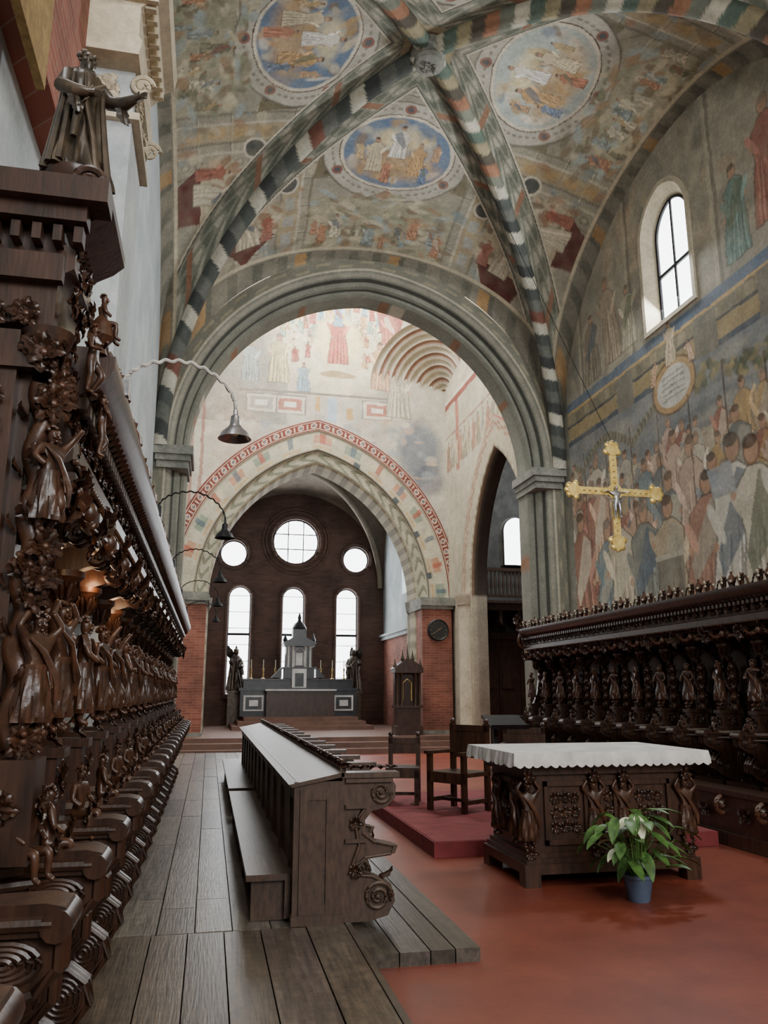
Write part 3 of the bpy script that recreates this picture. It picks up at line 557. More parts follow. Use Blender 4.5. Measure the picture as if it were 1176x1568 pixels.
def p_aa(d,y,s,x,z):
    P=PT(s,d,sr(178,167,145),.006,3); P.mk((d<.05),sr(66,56,48)); P.mk((d>.05)&(d<.1),sr(116,92,74)); P.mk((d>.1)&(d<.2)&(np.sin(s*16)>0),sr(150,141,118)); P.mk((d>.5)&(d<.55),sr(138,82,68)); P.mk((d>.6)&(d<.8)&(np.sin(s*12)*np.sin(d*34)>.1),sr(152,104,84)); P.mk(d>.85,sr(142,84,68))
    P.mk(z<4.3,sr(178,170,152),.7); P.c*=(1+.1*vn(s,d*5,4,4)[...,None]); return P.c
archring('aisle_arch_orders',19.4,*AA,0,[(0,7.6),(0,7.3),(.08,7.2),(.12,7.16),(.5,7.16),(.9,7.15),(.92,7.2)],p_aa,plane='X',parent=WCR,sub=6)
mb=MB(); mb.lathe([(.4,0),(.42,.1),(.34,.35),(.3,.45),(.3,4.0),(.34,4.05),(.34,4.12),(.42,4.25),(.42,4.35)],(7.22,22.1,0),24); mb.obj('respond_column',[CREAM],True,WCR)
WT=empty('wall_transept')
mb=MB(); mb.box(7.3,12,24.3,24.6,0,11); mb.box(12,12.3,16,24.6,0,11); mb.box(7.95,12,16.8,17.0,0,11); mb.box(7.3,12.3,16,24.6,10.8,11); mb.obj('masonry',[STONED],False,WT)
mb=MB(); mb.box(7.6,10.6,23.2,24.3,4.05,4.25); mb.box(7.55,10.6,23.1,24.3,4.25,4.33)
for k in range(5): mb.extr([(8.0+.6*k,4.05),(8.1+.6*k,4.05),(8.1+.6*k,3.6),(8.0+.6*k,3.7)],23.3,24.3)
mb.box(7.6,10.6,23.2,23.3,5.25,5.35); mb.box(7.6,10.6,23.2,23.3,4.45,4.52)
for k in range(22): mb.lathe([(.035,0),(.025,.15),(.05,.3),(.025,.5),(.035,.75)],(7.7+.13*k,23.25,4.5),8)
mb.obj('balcony_railing',[PEWW],True,WT)
splay('window_2','Y',9.55,5.6,6.7,.5,.55,.42,.46,24.3,24.1,STONE)
mb=MB(); mb.box(7.9,10.2,23.9,24.25,0,3.2); mb.box(7.85,10.25,23.8,24.25,3.2,3.4)
for k in range(3): mb.box(8.05+.7*k,8.6+.7*k,23.85,23.92,.3,2.9); mb.box(8.12+.7*k,8.53+.7*k,23.82,23.86,1.7,2.8); mb.box(8.12+.7*k,8.53+.7*k,23.82,23.86,.4,1.5)
mb.obj('wardrobe',[WOOD],False)
def sqf(U,V):
    st=np.floor(U/.3)*.3; r=np.where((U%.3)>.12,st+.3,st+.3-.19+(U%.3)*.5)
    lat=np.cos(V)*r; return 7.2-U*.707-lat*.707, 24.0-U*.707+lat*.707, 11.2+np.sin(V)*r*1.05
grid('ceiling_squinch',np.arange(.05,1.81,.02),np.linspace(0,pi,60),sqf,lambda U,V,X,Y,Z:np.where(((U%.3)>.1)[...,None],np.array(sr(206,199,182)),np.array(sr(140,108,92)))*(1+.08*vn(U,V,5,3)[...,None]),FRES)
mb=MB(); mb.box(-1.5,-1.1,17.05,24,0,16); mb.obj('wall_crossing_left',[PLAS],False)
mb=MB(); mb.box(-1.5,7.6,16.9,24.6,15.5,15.7); mb.box(-1.5,7.6,16.8,17.04,11.0,15.6); mb.obj('ceiling_crossing',[CREAM],False)
# ------------------------------------------------------------ chancel
def boolbox(name,box,cutters,mat,parent=None):
    mb=MB(); mb.box(*box); o=mb.obj(name,[mat],False,parent)
    c=MB()
    for poly,axis,c0,c1 in cutters:
        c1_=MB(); c1_.extr(poly,c0,c1)
        vs=[(y,x,z) for x,y,z in c1_.v] if axis=='X' else c1_.v
        c.add(vs,c1_.f)
    co=c.obj('cut',[mat],False)
    for q in(co,o):
        b=bmesh.new(); b.from_mesh(q.data); bmesh.ops.recalc_face_normals(b,faces=b.faces); b.to_mesh(q.data); b.free()
    m=o.modifiers.new('b','BOOLEAN'); m.object=co; m.operation='DIFFERENCE'; m.solver='EXACT'
    dg=bpy.context.evaluated_depsgraph_get(); me=bpy.data.meshes.new_from_object(o.evaluated_get(dg)); o.modifiers.clear(); o.data=me; bpy.data.objects.remove(co); return o
def warch(cx,a,s,sp,n=12): return [(cx-a,s)]+[(cx-a*math.cos(pi*k/n),sp+a*math.sin(pi*k/n)) for k in range(n+1)]+[(cx+a,s)]
def circ(cx,cz,r,n=28): return [(cx+r*math.cos(2*pi*k/n),cz+r*math.sin(2*pi*k/n)) for k in range(n)]
wins=[(1.0,.42,1.5,5.15),(3.05,.42,1.5,5.15),(5.15,.42,1.5,5.15)]; ocs=[(3.1,7.4,.9),(.7,6.85,.52),(5.5,6.75,.52)]
cut=[(warch(*w),'Y',30.5,32) for w in wins]+[(circ(*o),'Y',30.5,32) for o in ocs]
WB=boolbox('wall_back',(-1,7.2,31,31.5,0,10.2),cut,BRICKD)
for i,w in enumerate(wins):
    par=empty('window_%d'%(3+i)); m=MB(); m.add([(x,31.3,z) for x,z in warch(w[0],w[1],w[2],w[3])],[tuple(range(15))]); m.obj('pane',[GLASS],False,par)
    m=MB(); pts=[(x,31.22,z) for x,z in warch(*w)]; m.tube(pts+[pts[0]],.04,6); m.tube([(w[0]-.42,31.22,3.75),(w[0]+.42,31.22,3.75)],.05,6)
    for q in range(1,7): m.tube([(w[0]-.42,31.22,1.5+.62*q),(w[0]+.42,31.22,1.5+.62*q)],.012,5)
    m.obj('frame',[IRON],True,par)
    m=MB(); o2=[(x,30.96,z) for x,z in warch(w[0],w[1]+.07,w[2]-.05,w[3])]; m.tube(o2,.07,6); m.box(w[0]-.52,w[0]+.52,30.85,31.2,1.36,1.5); m.obj('surround',[BRICKD],True,par)
for i,(x,z,r) in enumerate(ocs):
    par=empty('window_%d'%(6+i)); m=MB(); m.add([(a,31.3,b) for a,b in circ(x,z,r)],[tuple(range(28))]); m.obj('pane',[GLASS],False,par)
    m=MB(); pts=[(a,31.22,b) for a,b in circ(x,z,r)]; m.tube(pts+[pts[0]],.05,6)
    if r>.6:
        for q in(-.3,.3): h=math.sqrt(r*r-q*q); m.tube([(x+q,31.22,z-h),(x+q,31.22,z+h)],.02,5); m.tube([(x-h,31.22,z+q),(x+h,31.22,z+q)],.02,5)
    m.obj('frame',[IRON],True,par)
    m=MB()
    for rr in((.1,.28,.4) if r>.6 else (.1,)): pts=[(a,30.98,b) for a,b in circ(x,z,r+rr)]; m.tube(pts+[pts[0]],.06,6)
    m.obj('surround',[BRICKD],True,par)
WCH=boolbox('wall_chancel_right',(6.6,7.0,24.6,31,3.6,10.2),[(warch(27.4,.4,5.0,6.7),'X',6,8)],PLAS)
m=MB(); m.add([(6.9,y,z) for y,z in warch(27.4,.4,5.0,6.7)],[tuple(range(15))]); p=empty('window_9'); m.obj('pane',[GLASS],False,p)
m=MB(); m.tube([(6.84,27.0,5.9),(6.84,27.8,5.9)],.03); m.tube([(6.84,27.4,5.0),(6.84,27.4,7.1)],.02); m.obj('frame',[IRON],True,p)
mb=MB(); mb.box(6.6,7.0,24.6,31,0,3.6); mb.box(-.9,-.5,24.6,31,0,3.6); mb.obj('wall_chancel_base',[BRICK],False)
mb=MB(); mb.box(6.5,7,24.6,31,3.55,3.68); mb.box(6.42,7,24.6,31,3.68,3.76); mb.box(-.9,-.4,24.6,31,3.6,3.75); mb.obj('trim_1',[PLAS],False)
mb=MB(); mb.box(-.9,-.5,24.6,31,3.75,10.2); mb.obj('wall_chancel_left',[PLAS],False)
def p_cv(cell,T,S,p,q,L,Z):
    c=np.zeros(p.shape+(3,)); c[...]=sr(124,113,101); n=vn(p,q,2,cell); c*=(1+.3*n[...,None]+.15*vn(p,q,9,3)[...,None]); return c
cv,zr2=vault('ceiling_chancel_vault',3.05,27.9,3.55,3.1,3.1,5.6,9.5,9.4,9.3,FRES,p_cv,40,60)
sc=lambda s,v: np.zeros(s.shape+(3,))+np.array(sr(140,132,118))
for i,(dx,dy) in enumerate([(-3.4,3),(3.4,3),(3.4,-3),(-3.4,-3)]): rib('rib_%d'%(i+1),3.05,27.9,dx,dy,zr2,.11,sc,cv,n=60)
# ------------------------------------------------------------ floor
mb=MB(); mb.box(-1.7,12.3,-8.4,31.5,-.2,0); mb.obj('floor',[RED],False)
mb=MB(); mb.box(-1.0,7.1,21.6,31,0,.14); mb.box(-1.0,7.1,22.0,31,.14,.28); mb.box(-1.0,7.1,22.4,31,.28,.4)
cx=3.05
for k in range(3): mb.box(cx-2.3+.2*k,cx+2.3-.2*k,26.6+.35*k,30.4,.4+.13*k,.53+.13*k)
mb.obj('floor_chancel_steps',[STEPM],False)
mb=MB(); mb.usec=True
def planks(x0,x1,y0,y1,z0,z1,w,lens,base=sr(118,112,106)):
    x=x0
    while x<x1-.02:
        xe=min(x+w*random.uniform(.85,1.15),x1); y=y0-random.uniform(0,1.5)
        while y<y1:
            ye=y+random.uniform(*lens); a,b=max(y,y0),min(ye,y1)
            if b-a>.05:
                t=random.uniform(.58,1.2); mb.col=(base[0]*t,base[1]*t,base[2]*t*random.uniform(.9,1.06)); mb.box(x+.004,xe-.004,a+.004,b-.004,z0,z1-random.uniform(0,.005))
            y=ye
        x=xe
planks(-1.28,1.0,-3,5.7,.0,.1,.26,(3,4.2),sr(98,86,75)); planks(-1.28,1.0,5.7,21.5,.0,.1,.27,(1.2,2.6))
planks(1.0,1.7,5.1,9.6,.0,.08,.17,(4,5),sr(88,81,73)); planks(1.0,1.45,9.6,17,.0,.08,.17,(4,5),sr(88,81,73))
mb.obj('floor_boards',[PLANK],False)
mb=MB(); mb.box(2.25,5.4,8.15,12.2,0,.145); mb.box(2.27,5.38,8.17,12.1,.145,.15); mb.obj('carpeted_dais',[CARPET],False)
mb=MB(); mb.box(5.47,7.3,6.4,15.6,0,.14); mb.obj('floor_stall_platform',[WOOD],False)
# ------------------------------------------------------------ choir stalls
W_=.68
def lower_unit():
    mb=MB(); mb.mi=0
    prof=[(.2,.1),(.66,.1),(.76,.12),(.82,.2),(.8,.29),(.72,.35),(.66,.36),(.62,.42),(.63,.5),(.7,.56),(.8,.6),(.86,.66),(.86,.74),(.81,.79),(.78,.83),(.84,.87),(.92,.9),(.97,.95),(.97,1.03),(.2,1.03)]
    mb.extr(prof,-.045,.045)
    edge=[(x,0,z) for x,z in prof[1:-1]]
    mb.tube([(x+.006,-.046,z) for x,_,z in edge],.015,6); mb.tube([(x+.006,.046,z) for x,_,z in edge],.015,6); mb.tube([(x+.006,0,z) for x,_,z in edge],.02,6)
    for y in(-.052,.052):
        for q in range(4):
            for (ox,oz,ra,rb) in((.7,.23,.09,.09),(.75,.69,.085,.07),(.85,.97,.085,.045)):
                k=1-.26*q; ov=[(ox+ra*k*math.cos(a),y,oz+rb*k*math.sin(a)) for a in np.linspace(0,2*pi,20)]; mb.tube(ov,.0085,6)
        for q in range(3):
            ov=[(.42+(.12-.035*q)*math.cos(a),y,.72+(.22-.055*q)*math.sin(a)) for a in np.linspace(0,2*pi,18)]; mb.tube(ov,.012,6)
        mb.tube([(.34,y,.16),(.5,y,.3),(.54,y,.42),(.5,y,.5)],.016,6)
    mb.mi=1
    for z,x in((.56,.82),(.86,.86)): mb.leaf(Matrix.Translation((x-.06,0,z-.05))@Matrix.Rotation(-.9,4,'Y'),.14,.045,1.8)
    mb.mi=0
    v=[(.2,1.03),(.94,1.03),(.985,1.045),(1.0,1.07),(.985,1.095),(.94,1.105),(.2,1.09)]
    mb.extr(v,-.07,.07); mb.tube([(.97,-.085,1.055),(.97,.085,1.055)],.038,12); mb.tube([(.2,-.07,1.06),(.96,-.07,1.06)],.018,8); mb.tube([(.2,.07,1.06),(.96,.07,1.06)],.018,8)
    pts=[(.93-.48*math.sin(pi*k/16)**.7,W_*k/16,1.065) for k in range(17)]; mb.tube(pts,.036,8); mb.tube([(x-.02,y,z-.06) for x,y,z in pts],.018,8)
    mb.box(.28,.7,.04,W_-.04,.45,.49); mb.box(.68,.72,.04,W_-.04,.43,.5); mb.box(.2,.25,.0,W_,.1,1.05)
    mb.box(.25,.275,.08,W_-.08,.56,.96); mb.box(.25,.265,.12,W_-.12,.15,.4)
    mb.box(.2,.46,.0,W_,1.03,1.07); mb.box(.3,.62,.06,W_-.06,.1,.14)
    mb.extr([(.5,.45),(.66,.45),(.6,.36),(.52,.33)],.24,.44)
    mb.mi=1; mb.cluster((.66,.34,.38),.07,6,2)
    return mb
def upper_unit(var=0):
    mb=MB(); mb.mi=0
    mb.box(.08,.13,0,W_,1.07,2.4); mb.box(.13,.15,.1,W_-.1,1.14,2.25)
    for y0,y1 in((.07,.11),(W_-.11,W_-.07)): mb.box(.15,.19,y0,y1,1.12,1.95)
    arc=[(.17,W_/2-.25*math.cos(pi*k/12),1.95+.22*math.sin(pi*k/12)) for k in range(13)]; mb.tube(arc,.022,6); mb.box(.13,.2,.06,W_-.06,1.1,1.15)
    mb.mi=1; M=TR(.24,W_/2,1.17,.78); putfig(mb,['stand','twist','raise','twist'][var%4],M); drape(mb,M); mb.cluster((.17,W_/2,2.24),.09,7,var)
    for z in(1.3,1.6,1.9,2.15):
        for y in(.09,W_-.09): mb.cluster((.2,y,z),.045,5,int(z*10))
    mb.mi=0
    mb.box(.42,.74,-.07,.07,1.1,1.17); mb.box(.45,.71,-.055,.055,1.17,1.34); mb.box(.42,.74,-.07,.07,1.34,1.38)
    mb.mi=1; mb.cluster((.72,0,1.25),.07,7,var+3)
    for sy in(-.055,.055): mb.cluster((.58,sy,1.25),.06,7,var+3,(0,sy,0))
    hel=[(.48+.016*math.cos(k*.62),.016*math.sin(k*.62),1.38+.0125*k) for k in range(53)]; mb.tube(hel,[.036+.006*math.sin(k*.62*1.0) for k in range(53)],9)
    mb.lathe([(.05,0),(.06,.03),(.05,.06)],(.48,0,1.37),10)
    for k in range(16): a=k*1.1; mb.leaf(Matrix.Translation((.48+.04*math.cos(a),.04*math.sin(a),1.42+.038*k))@Matrix.Rotation(a,4,'Z')@Matrix.Rotation(-.9,4,'Y'),.06,.022,1.6)
    M=TR(.67,0,1.43,.56,.3*(-1)**var); putfig(mb,['support','twist','raise','stand'][(var+1)%4],M); drape(mb,M)
    mb.cluster((.67,0,1.42),.07,7,var+33,(1,0,.5))
    mb.lathe([(.04,0),(.05,.05),(.08,.12),(.1,.14),(.1,.17)],(.55,0,2.03),10)
    for k in range(8):
        a=k*pi/4; mb.leaf(Matrix.Translation((.55+.04*math.cos(a),.04*math.sin(a),2.04))@Matrix.Rotation(a,4,'Z')@Matrix.Rotation(-1.1,4,'Y'),.13,.03,1.4)
    mb.mi=0; mb.extr([(.3,2.2),(.6,2.2),(.72,2.24),(.8,2.3),(.8,2.36),(.3,2.36)],-.05,.05)
    for y in(-.055,.055): mb.spiral(.72,2.27,y,.07,1.6,.012); mb.spiral(.45,2.27,y,.05,1.4,.01)
    mb.mi=1
    putfig(mb,'sit',TR(.8,0,.95,.36,.4*(-1)**var)); mb.cluster((.86,.05,1.14),.055,7,var+6); mb.cluster((.84,-.06,1.12),.05,7,var+7)
    mb.cluster((.8,0,2.3),.11,9,var+9,(1,0,-.3)); mb.cluster((.74,W_/2,2.33),.09,8,var+12,(1,0,-.5)); mb.ball((.8,W_/2,2.3),.032,10,None,(1,.9,1.3))
    for q in(.17,.51):
        mb.tube([(.74,q-.15,2.34),(.77,q-.07,2.27),(.77,q+.07,2.27),(.74,q+.15,2.34)],[.012,.022,.022,.012],7)
        for k in range(7): mb.ball((.785,q-.1+.033*k,2.272+.01*abs(k-3)),.013,6)
    mb.mi=0
    mb.extr([(0,2.36),(.72,2.36),(.74,2.4),(.78,2.42),(.78,2.5),(.74,2.52),(.74,2.64),(.80,2.68),(.86,2.72),(.90,2.78),(.90,2.83),(0,2.83)],0,W_)
    for k in range(8): mb.box(.76,.81,.015+k*.085,.06+k*.085,2.62,2.665)
    mb.mi=1
    for k in range(14): mb.ball((.785,.024+k*.0486,2.415),.014,6)
    for k in range(8): mb.leaf(Matrix.Translation((.81,.043+k*.085,2.675))@Matrix.Rotation(-.75,4,'Y'),.1,.036,.3,5)
    for k in range(4): mb.cluster((.75,.085+k*.17,2.58),.06,7,k+var)
    for k in range(2):
        y=.17+k*.34
        for sg in(-1,1):
            pts=[(.84,y+sg*(.02+.13*t),2.84+.1*math.sin(pi*min(t*1.15,1))) for t in np.linspace(0,1,8)]; mb.tube(pts,.014,6)
        mb.leaf(Matrix.Translation((.82,y,2.83))@Matrix.Rotation(-1.5,4,'Y'),.16,.05,.6); mb.ball((.84,y,2.97),.022,8)
    mb.lathe([(.03,0),(.022,.03),(.05,.07),(.04,.12),(.012,.16),(.018,.19)],(.84,0,2.83),10)
    return mb
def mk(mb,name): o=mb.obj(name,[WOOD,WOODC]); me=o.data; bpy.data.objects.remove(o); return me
mlu=mk(lower_unit(),'seat_unit'); mup=[mk(upper_unit(k),'canopy_unit') for k in range(4)]
LS=empty('choir_stalls')
for i in range(19):
    y=2.95+i*W_; link(mlu,'seat_unit',LS,(-1.3,y,0)); link(mup[(i*3+i//4)%4],'canopy_unit',LS,(-1.3,y,0))
for y in(2.95-W_,2.95-2*W_): link(mlu,'seat_unit',LS,(-1.3,y,0))
mb=MB(); mb.mi=0
PY=2.72; DZ=.15
ent2=[(0,2.83-DZ),(.72,2.83-DZ),(.72,2.83),(.74,2.88),(.77,2.9),(.77,2.97),(.73,2.99),(.73,3.04),(.79,3.08),(.84,3.11),(.88,3.15),(.88,3.19),(0,3.19)]
mb.extr([(x-1.3,z+DZ) for x,z in ent2],PY,PY+.42)
mb.box(-1.3,-.56,PY-.04,PY,2.83+DZ,2.93+DZ); mb.box(-1.3,-.49,PY-.08,PY,3.04+DZ,3.1+DZ); mb.box(-1.3,-.42,PY-.12,PY,3.1+DZ,3.19+DZ)
for k in range(12): mb.box(-1.28+k*.068,-1.25+k*.068,PY-.06,PY,2.97+DZ,3.03+DZ)
mb.box(-1.3,-.64,PY+.04,PY+.12,.1,2.83+DZ); mb.box(-1.2,-.9,PY,PY+.04,1.3,2.6); mb.box(-.82,-.68,PY-.01,PY+.04,1.2,2.8); mb.box(-1.3,-.57,PY-.03,PY+.12,1.1,1.2); mb.box(-1.3,-.6,PY-.03,PY+.12,2.66,2.74)
for z0,z1 in((1.34,1.9),(1.96,2.56)):
    for q in(0,.04):
        a,b_,c_,d_=-1.2+q,-.92-q,z0+q,z1-q
        mb.tube([(a,PY-.005,c_),(b_,PY-.005,c_),(b_,PY-.005,d_),(a,PY-.005,d_),(a,PY-.005,c_)],.011,6)
mb.mi=1
for k in range(6): mb.cluster((-1.22+.11*k,PY-.01,2.86),.055,8,k+60,(0,-1,0))
cxp,cyp=-.6,PY+.04
hel=[(cxp+.014*math.cos(k*.6),cyp+.014*math.sin(k*.6),1.42+.0205*k) for k in range(60)]; mb.tube(hel,[.036+.005*math.sin(k*.6) for k in range(60)],10)
for k in range(30): a=k*1.3; mb.leaf(Matrix.Translation((cxp+.04*math.cos(a),cyp+.04*math.sin(a),1.46+.038*k))@Matrix.Rotation(a,4,'Z')@Matrix.Rotation(-.9,4,'Y'),.075,.026,1.6)
mb.mi=0; mb.box(cxp-.07,cxp+.1,cyp-.08,cyp+.08,1.1,1.4); mb.lathe([(.05,0),(.055,.05),(.08,.12),(.09,.15)],(cxp,cyp,2.66),12); mb.mi=1
mb.cluster((cxp+.1,cyp,1.26),.06,7,3); mb.cluster((cxp,cyp-.08,1.26),.06,7,4,(0,-1,0)); mb.cluster((cxp+.04,cyp,2.72),.07,8,5); mb.cluster((cxp,cyp-.06,2.72),.07,8,5,(0,-1,0))
M=TR(cxp+.06,cyp-.02,1.46,.4,-.8); putfig(mb,'support',M); drape(mb,M); putfig(mb,'sit',TR(-.52,PY+.02,.98,.32,-.5))
for k,(dx,dz) in enumerate(((.05,1.45),(.03,1.9),(.06,1.95),(.02,2.0),(.06,2.06))): mb.cluster((cxp+dx,cyp-.04,dz),.055,9,k+6,(.5,-1,.2))
M=TR(cxp+.05,cyp-.03,2.1,.38,-.7); putfig(mb,'raise',M); drape(mb,M); mb.cluster((cxp+.04,cyp-.03,2.55),.07,8,6,(.5,-1,0)); mb.cluster((cxp+.06,cyp-.02,2.62),.06,8,16,(.7,-1,0))
mb.cluster((-1.06,PY-.01,2.26),.1,9,2,(0,-1,0)); mb.cluster((-1.06,PY-.01,1.62),.11,9,7,(0,-1,0))
for k in range(12): mb.cluster((-.75,PY-.02,1.3+.115*k),.045,7,k,(0,-1,0))
putfig(mb,'twist',TR(-.46,PY+.1,2.62,.28,-.3)); putfig(mb,'raise',TR(-.45,PY+.34,2.46,.26,.4)); putfig(mb,'sit',TR(-.46,PY+.24,2.84,.25,.2))
for k,(y,z) in enumerate([(.04,3.15),(.14,3.08),(.26,3.13),(.38,3.05),(.42,2.9),(.1,2.8),(.22,2.7),(.44,2.65),(.32,2.5),(.05,2.95),(.2,2.95),(.4,2.45)]): mb.cluster((-.54,PY+y,z),.06,9,k+20)
for k in range(9): mb.leaf(Matrix.Translation((-.55,PY+.02+.047*k,3.05+DZ))@Matrix.Rotation(-.75,4,'Y'),.1,.024,.3,5)
mb.mi=0; Z0=3.19+DZ; mb.box(-.72,-.48,PY+.02,PY+.28,Z0,Z0+.04); mb.lathe([(.12,0),(.1,.03),(.085,.06),(.11,.1),(.11,.12)],(-.59,PY+.15,Z0+.04),16)
for sg in(-1,1): mb.spiral(-.52,Z0+.08,PY+.15+sg*.12,.06,1.6,.015)
mb.mi=1; mb.cluster((-.49,PY+.1,Z0+.08),.06,6,44)
mb.obj('end_pavilion',[WOOD,WOODC],True,LS)
mb=MB(); mb.box(-1.3,-.45,2.95,2.95+19*W_,2.83,2.86); mb.obj('canopy_roof',[WOOD],False,LS)
mb=MB()
for y in(3.7,4.9,6.1): mb.ball((-.76,y,2.31),.013,10)
mb.obj('canopy_bulbs',[BULB],parent=LS)
mb=MB(); robed(mb,TR(-.585,PY+.15,Z0+.155,.58,-1.0),arm=1)
mb.obj('saint_statue',[BRONZE])
RS=empty('choir_stalls.001')
for i in range(13):
    y=15.3-i*W_; link(mlu,'seat_unit',RS,(6.95,y,.045),(0,0,pi)); link(mup[(i*3+i//4)%4],'canopy_unit',RS,(6.95,y,.0),(0,0,pi))
mb=MB(); mb.box(6.9,7.48,6.5,15.3,.14,2.84)
mb.extr([(5.95,.14),(6.9,.14),(6.9,2.3),(6.5,2.3),(6.4,1.6),(6.2,1.1),(5.95,1.0)],15.3,15.37); mb.mi=1
for k in range(6): mb.cluster((6.3-.05*k,15.3,2.4+.12*k),.12,7,k,(-1,-.3,0))
mb.spiral(6.2,2.6,15.34,.2,1.8,.03)
mb.mi=2
for k in range(52):
    y=6.6+k*.17; mb.ball((6.07,y,2.9),.016,8)
    if k%2==0: mb.ball((6.06,y,2.95),.024,8,None,(.5,1,1))
mb.obj('backing',[WOOD,WOODC,CREAM],True,RS)
mb=MB()
mb.box(5.5,5.56,6.6,15.2,.14,.52); mb.box(5.48,5.8,6.6,15.2,.52,.57); mb.mi=1
for k in range(13): y=6.8+k*W_; mb.spiral(5.5,.4,y,.12,1.6,.025); mb.cluster((5.48,y+.3,.34),.1,6,k,(-1,0,0))
mb.obj('front_bench',[WOOD,WOODC],True,RS)
# ------------------------------------------------------------ gooseneck lamps
def lamp(y,first=False):
    mb=MB(); x0,z0=-.42,2.86
    pts=[];N=90
    for k in range(N+1):
        t=k/N; a=pi*.98*t; x=x0+.48*(1-math.cos(a))/2; z=z0+.16*math.sin(a)-.08*max(0,t-.55)
        pts.append((x,y+.1*t+.004*math.cos(k*.9),z+.005*math.sin(k*.9)))
    mb.mi=2 if first else 0; mb.tube(pts,.008 if first else .006,6); mb.mi=0
    e=pts[-1]; mb.tube([e,(e[0],e[1],e[2]-.05)],.01,6); mb.box(x0-.02,x0+.03,y-.02,y+.02,z0-.04,z0+.03)
    mb.lathe([(.008,.0),(.02,-.01),(.024,-.05),(.035,-.065),(.058,-.085),(.07,-.11),(.074,-.115),(.064,-.11),(.045,-.085),(.02,-.07)],(e[0],e[1],e[2]-.02),24)
    mb.mi=1; mb.ball((e[0],e[1],e[2]-.1),.022,8)
    mb.obj('gooseneck_lamp',[SILV if first else IRON,PETAL,ROPE])
for i,y in enumerate((3.35,5.75,8.2,10.6,13.1)): lamp(y,i==0)
# ------------------------------------------------------------ pew
PW=empty('choir_pew')
mb=MB(); mb.mi=0
Y0,Y1=5.72,15.0
mb.box(.62,.66,Y0+.05,Y1,.1,1.0)
mb.extr([(.56,.985),(.58,.965),(.94,1.03),(.94,1.06)],Y0-.02,Y1)
mb.box(.93,.97,Y0+.1,Y1,.1,1.08)
mb.box(.6,.93,Y0,Y0+.05,.1,1.0); mb.box(.64,.7,Y0-.015,Y0,.14,.95); mb.box(.82,.9,Y0-.015,Y0,.14,.95); mb.box(.7,.82,Y0-.01,Y0,.88,.95); mb.box(.7,.82,Y0-.01,Y0,.14,.22); mb.box(.59,.94,Y0-.03,Y0+.05,.1,.16)
for k in range(12): mb.box(.6,.62,Y0+.3+k*.76,Y0+.36+k*.76,.34,.97)
mb.box(.605,.62,Y0+.1,Y1,.88,.95)
for a,b in((Y0+.1,10.6),(10.9,Y1+.6)):
    mb.box(.3,.62,a,b,.36,.4); mb.box(.56,.6,a,b,.12,.36)
    for y in np.arange(a+.06,b,1.4): mb.box(.34,.6,y,y+.06,.1,.36)
mb.box(.97,1.26,Y0+.1,Y1,.5,.54)
pe=[(.93,.1),(1.12,.1),(1.25,.13),(1.3,.22),(1.27,.33),(1.17,.38),(1.08,.39),(1.06,.45),(1.12,.5),(1.3,.52),(1.32,.57),(1.18,.6),(1.1,.66),(1.09,.74),(1.14,.8),(1.24,.82),(1.3,.88),(1.31,.96),(1.27,1.02),(.93,1.03)]
ys=[Y0]+[Y0+.8+k*.72 for k in range(12)]
for i,y in enumerate(ys):
    mb.mi=0; th=.1 if i==0 else .05; mb.extr(pe,y,y+th); mb.box(.92,1.33,y-.02,y+th+.02,1.02,1.055)
    for yy in(y-.005,y+th+.005):
        mb.spiral(1.18,.25,yy,.1,2,.016); mb.spiral(1.2,.92,yy,.075,1.9,.013,-1); mb.tube([(1.0,yy,.45),(1.05,yy,.58),(1.02,yy,.72),(1.08,yy,.82)],.015,6)
        mb.tube([(x-.03,yy,z) for x,z in pe[3:13]],.01,6)
    mb.mi=1
    mb.leaf(Matrix.Translation((1.06,y+th/2,.5))@Matrix.Rotation(-.8,4,'Y'),.2,.045,1.8); mb.leaf(Matrix.Translation((1.18,y+th/2,.36))@Matrix.Rotation(-.3,4,'Y'),.14,.045,1.8)
    if i==0:
        for k in range(2): mb.cluster((1.02,y-.01,.42+.3*k),.05,7,k,(0,-1,0))
        mb.mi=0
        for z in(.6,.82,.99): mb.box(.95,1.28 if z>.9 else 1.1,y-.03,y,z,z+.025)
mb.mi=1
for k in range(52):
    y=Y0+.1+k*.178; mb.cluster((.96,y,1.1),.05,6,k,(.3,0,1)); mb.tube([(.95,y,1.07),(.95,y+.05,1.12),(.95,y+.12,1.12),(.95,y+.17,1.07)],.014,6)
for k in range(5): mb.cluster((1.0+.07*k,Y0+.05,1.08),.05,6,k+4,(0,0,1))
mb.obj('desk_and_seats',[PEWW,WOODC],True,PW)
# ------------------------------------------------------------ altar table
AT=empty('altar_table'); mb=MB(); x0,x1,y0,y1=2.66,4.3,6.78,7.85
mb.box(x0+.08,x1-.08,y0+.08,y1-.08,.1,1.05); mb.box(x0,x1,y0,y1,.96,1.06); mb.box(x0+.03,x1-.03,y0+.03,y1-.03,.9,.96)
mb.box(x0,x1,y0,y1,.1,.18); mb.box(x0+.03,x1-.03,y0+.03,y1-.03,.18,.22); mb.box(x0+.05,x1-.05,y0+.05,y1-.05,.22,.26)
for x in(x0,x1-.14):
    for y in(y0,y1-.14): mb.box(x,x+.14,y,y+.14,0.0,.1)
for xa,xb in((x0+.22,x0+.62),(x0+.74,x1-.74),(x1-.62,x1-.22)):
    for z0,z1 in((.32,.36),(.8,.84)): mb.box(xa,xb,y0+.05,y0+.08,z0,z1)
    for xx in(xa,xb-.03): mb.box(xx,xx+.03,y0+.05,y0+.08,.32,.84)
mb.box(x0+.05,x0+.08,y0+.2,y1-.2,.32,.36); mb.box(x0+.05,x0+.08,y0+.2,y1-.2,.8,.84)
mb.mi=1
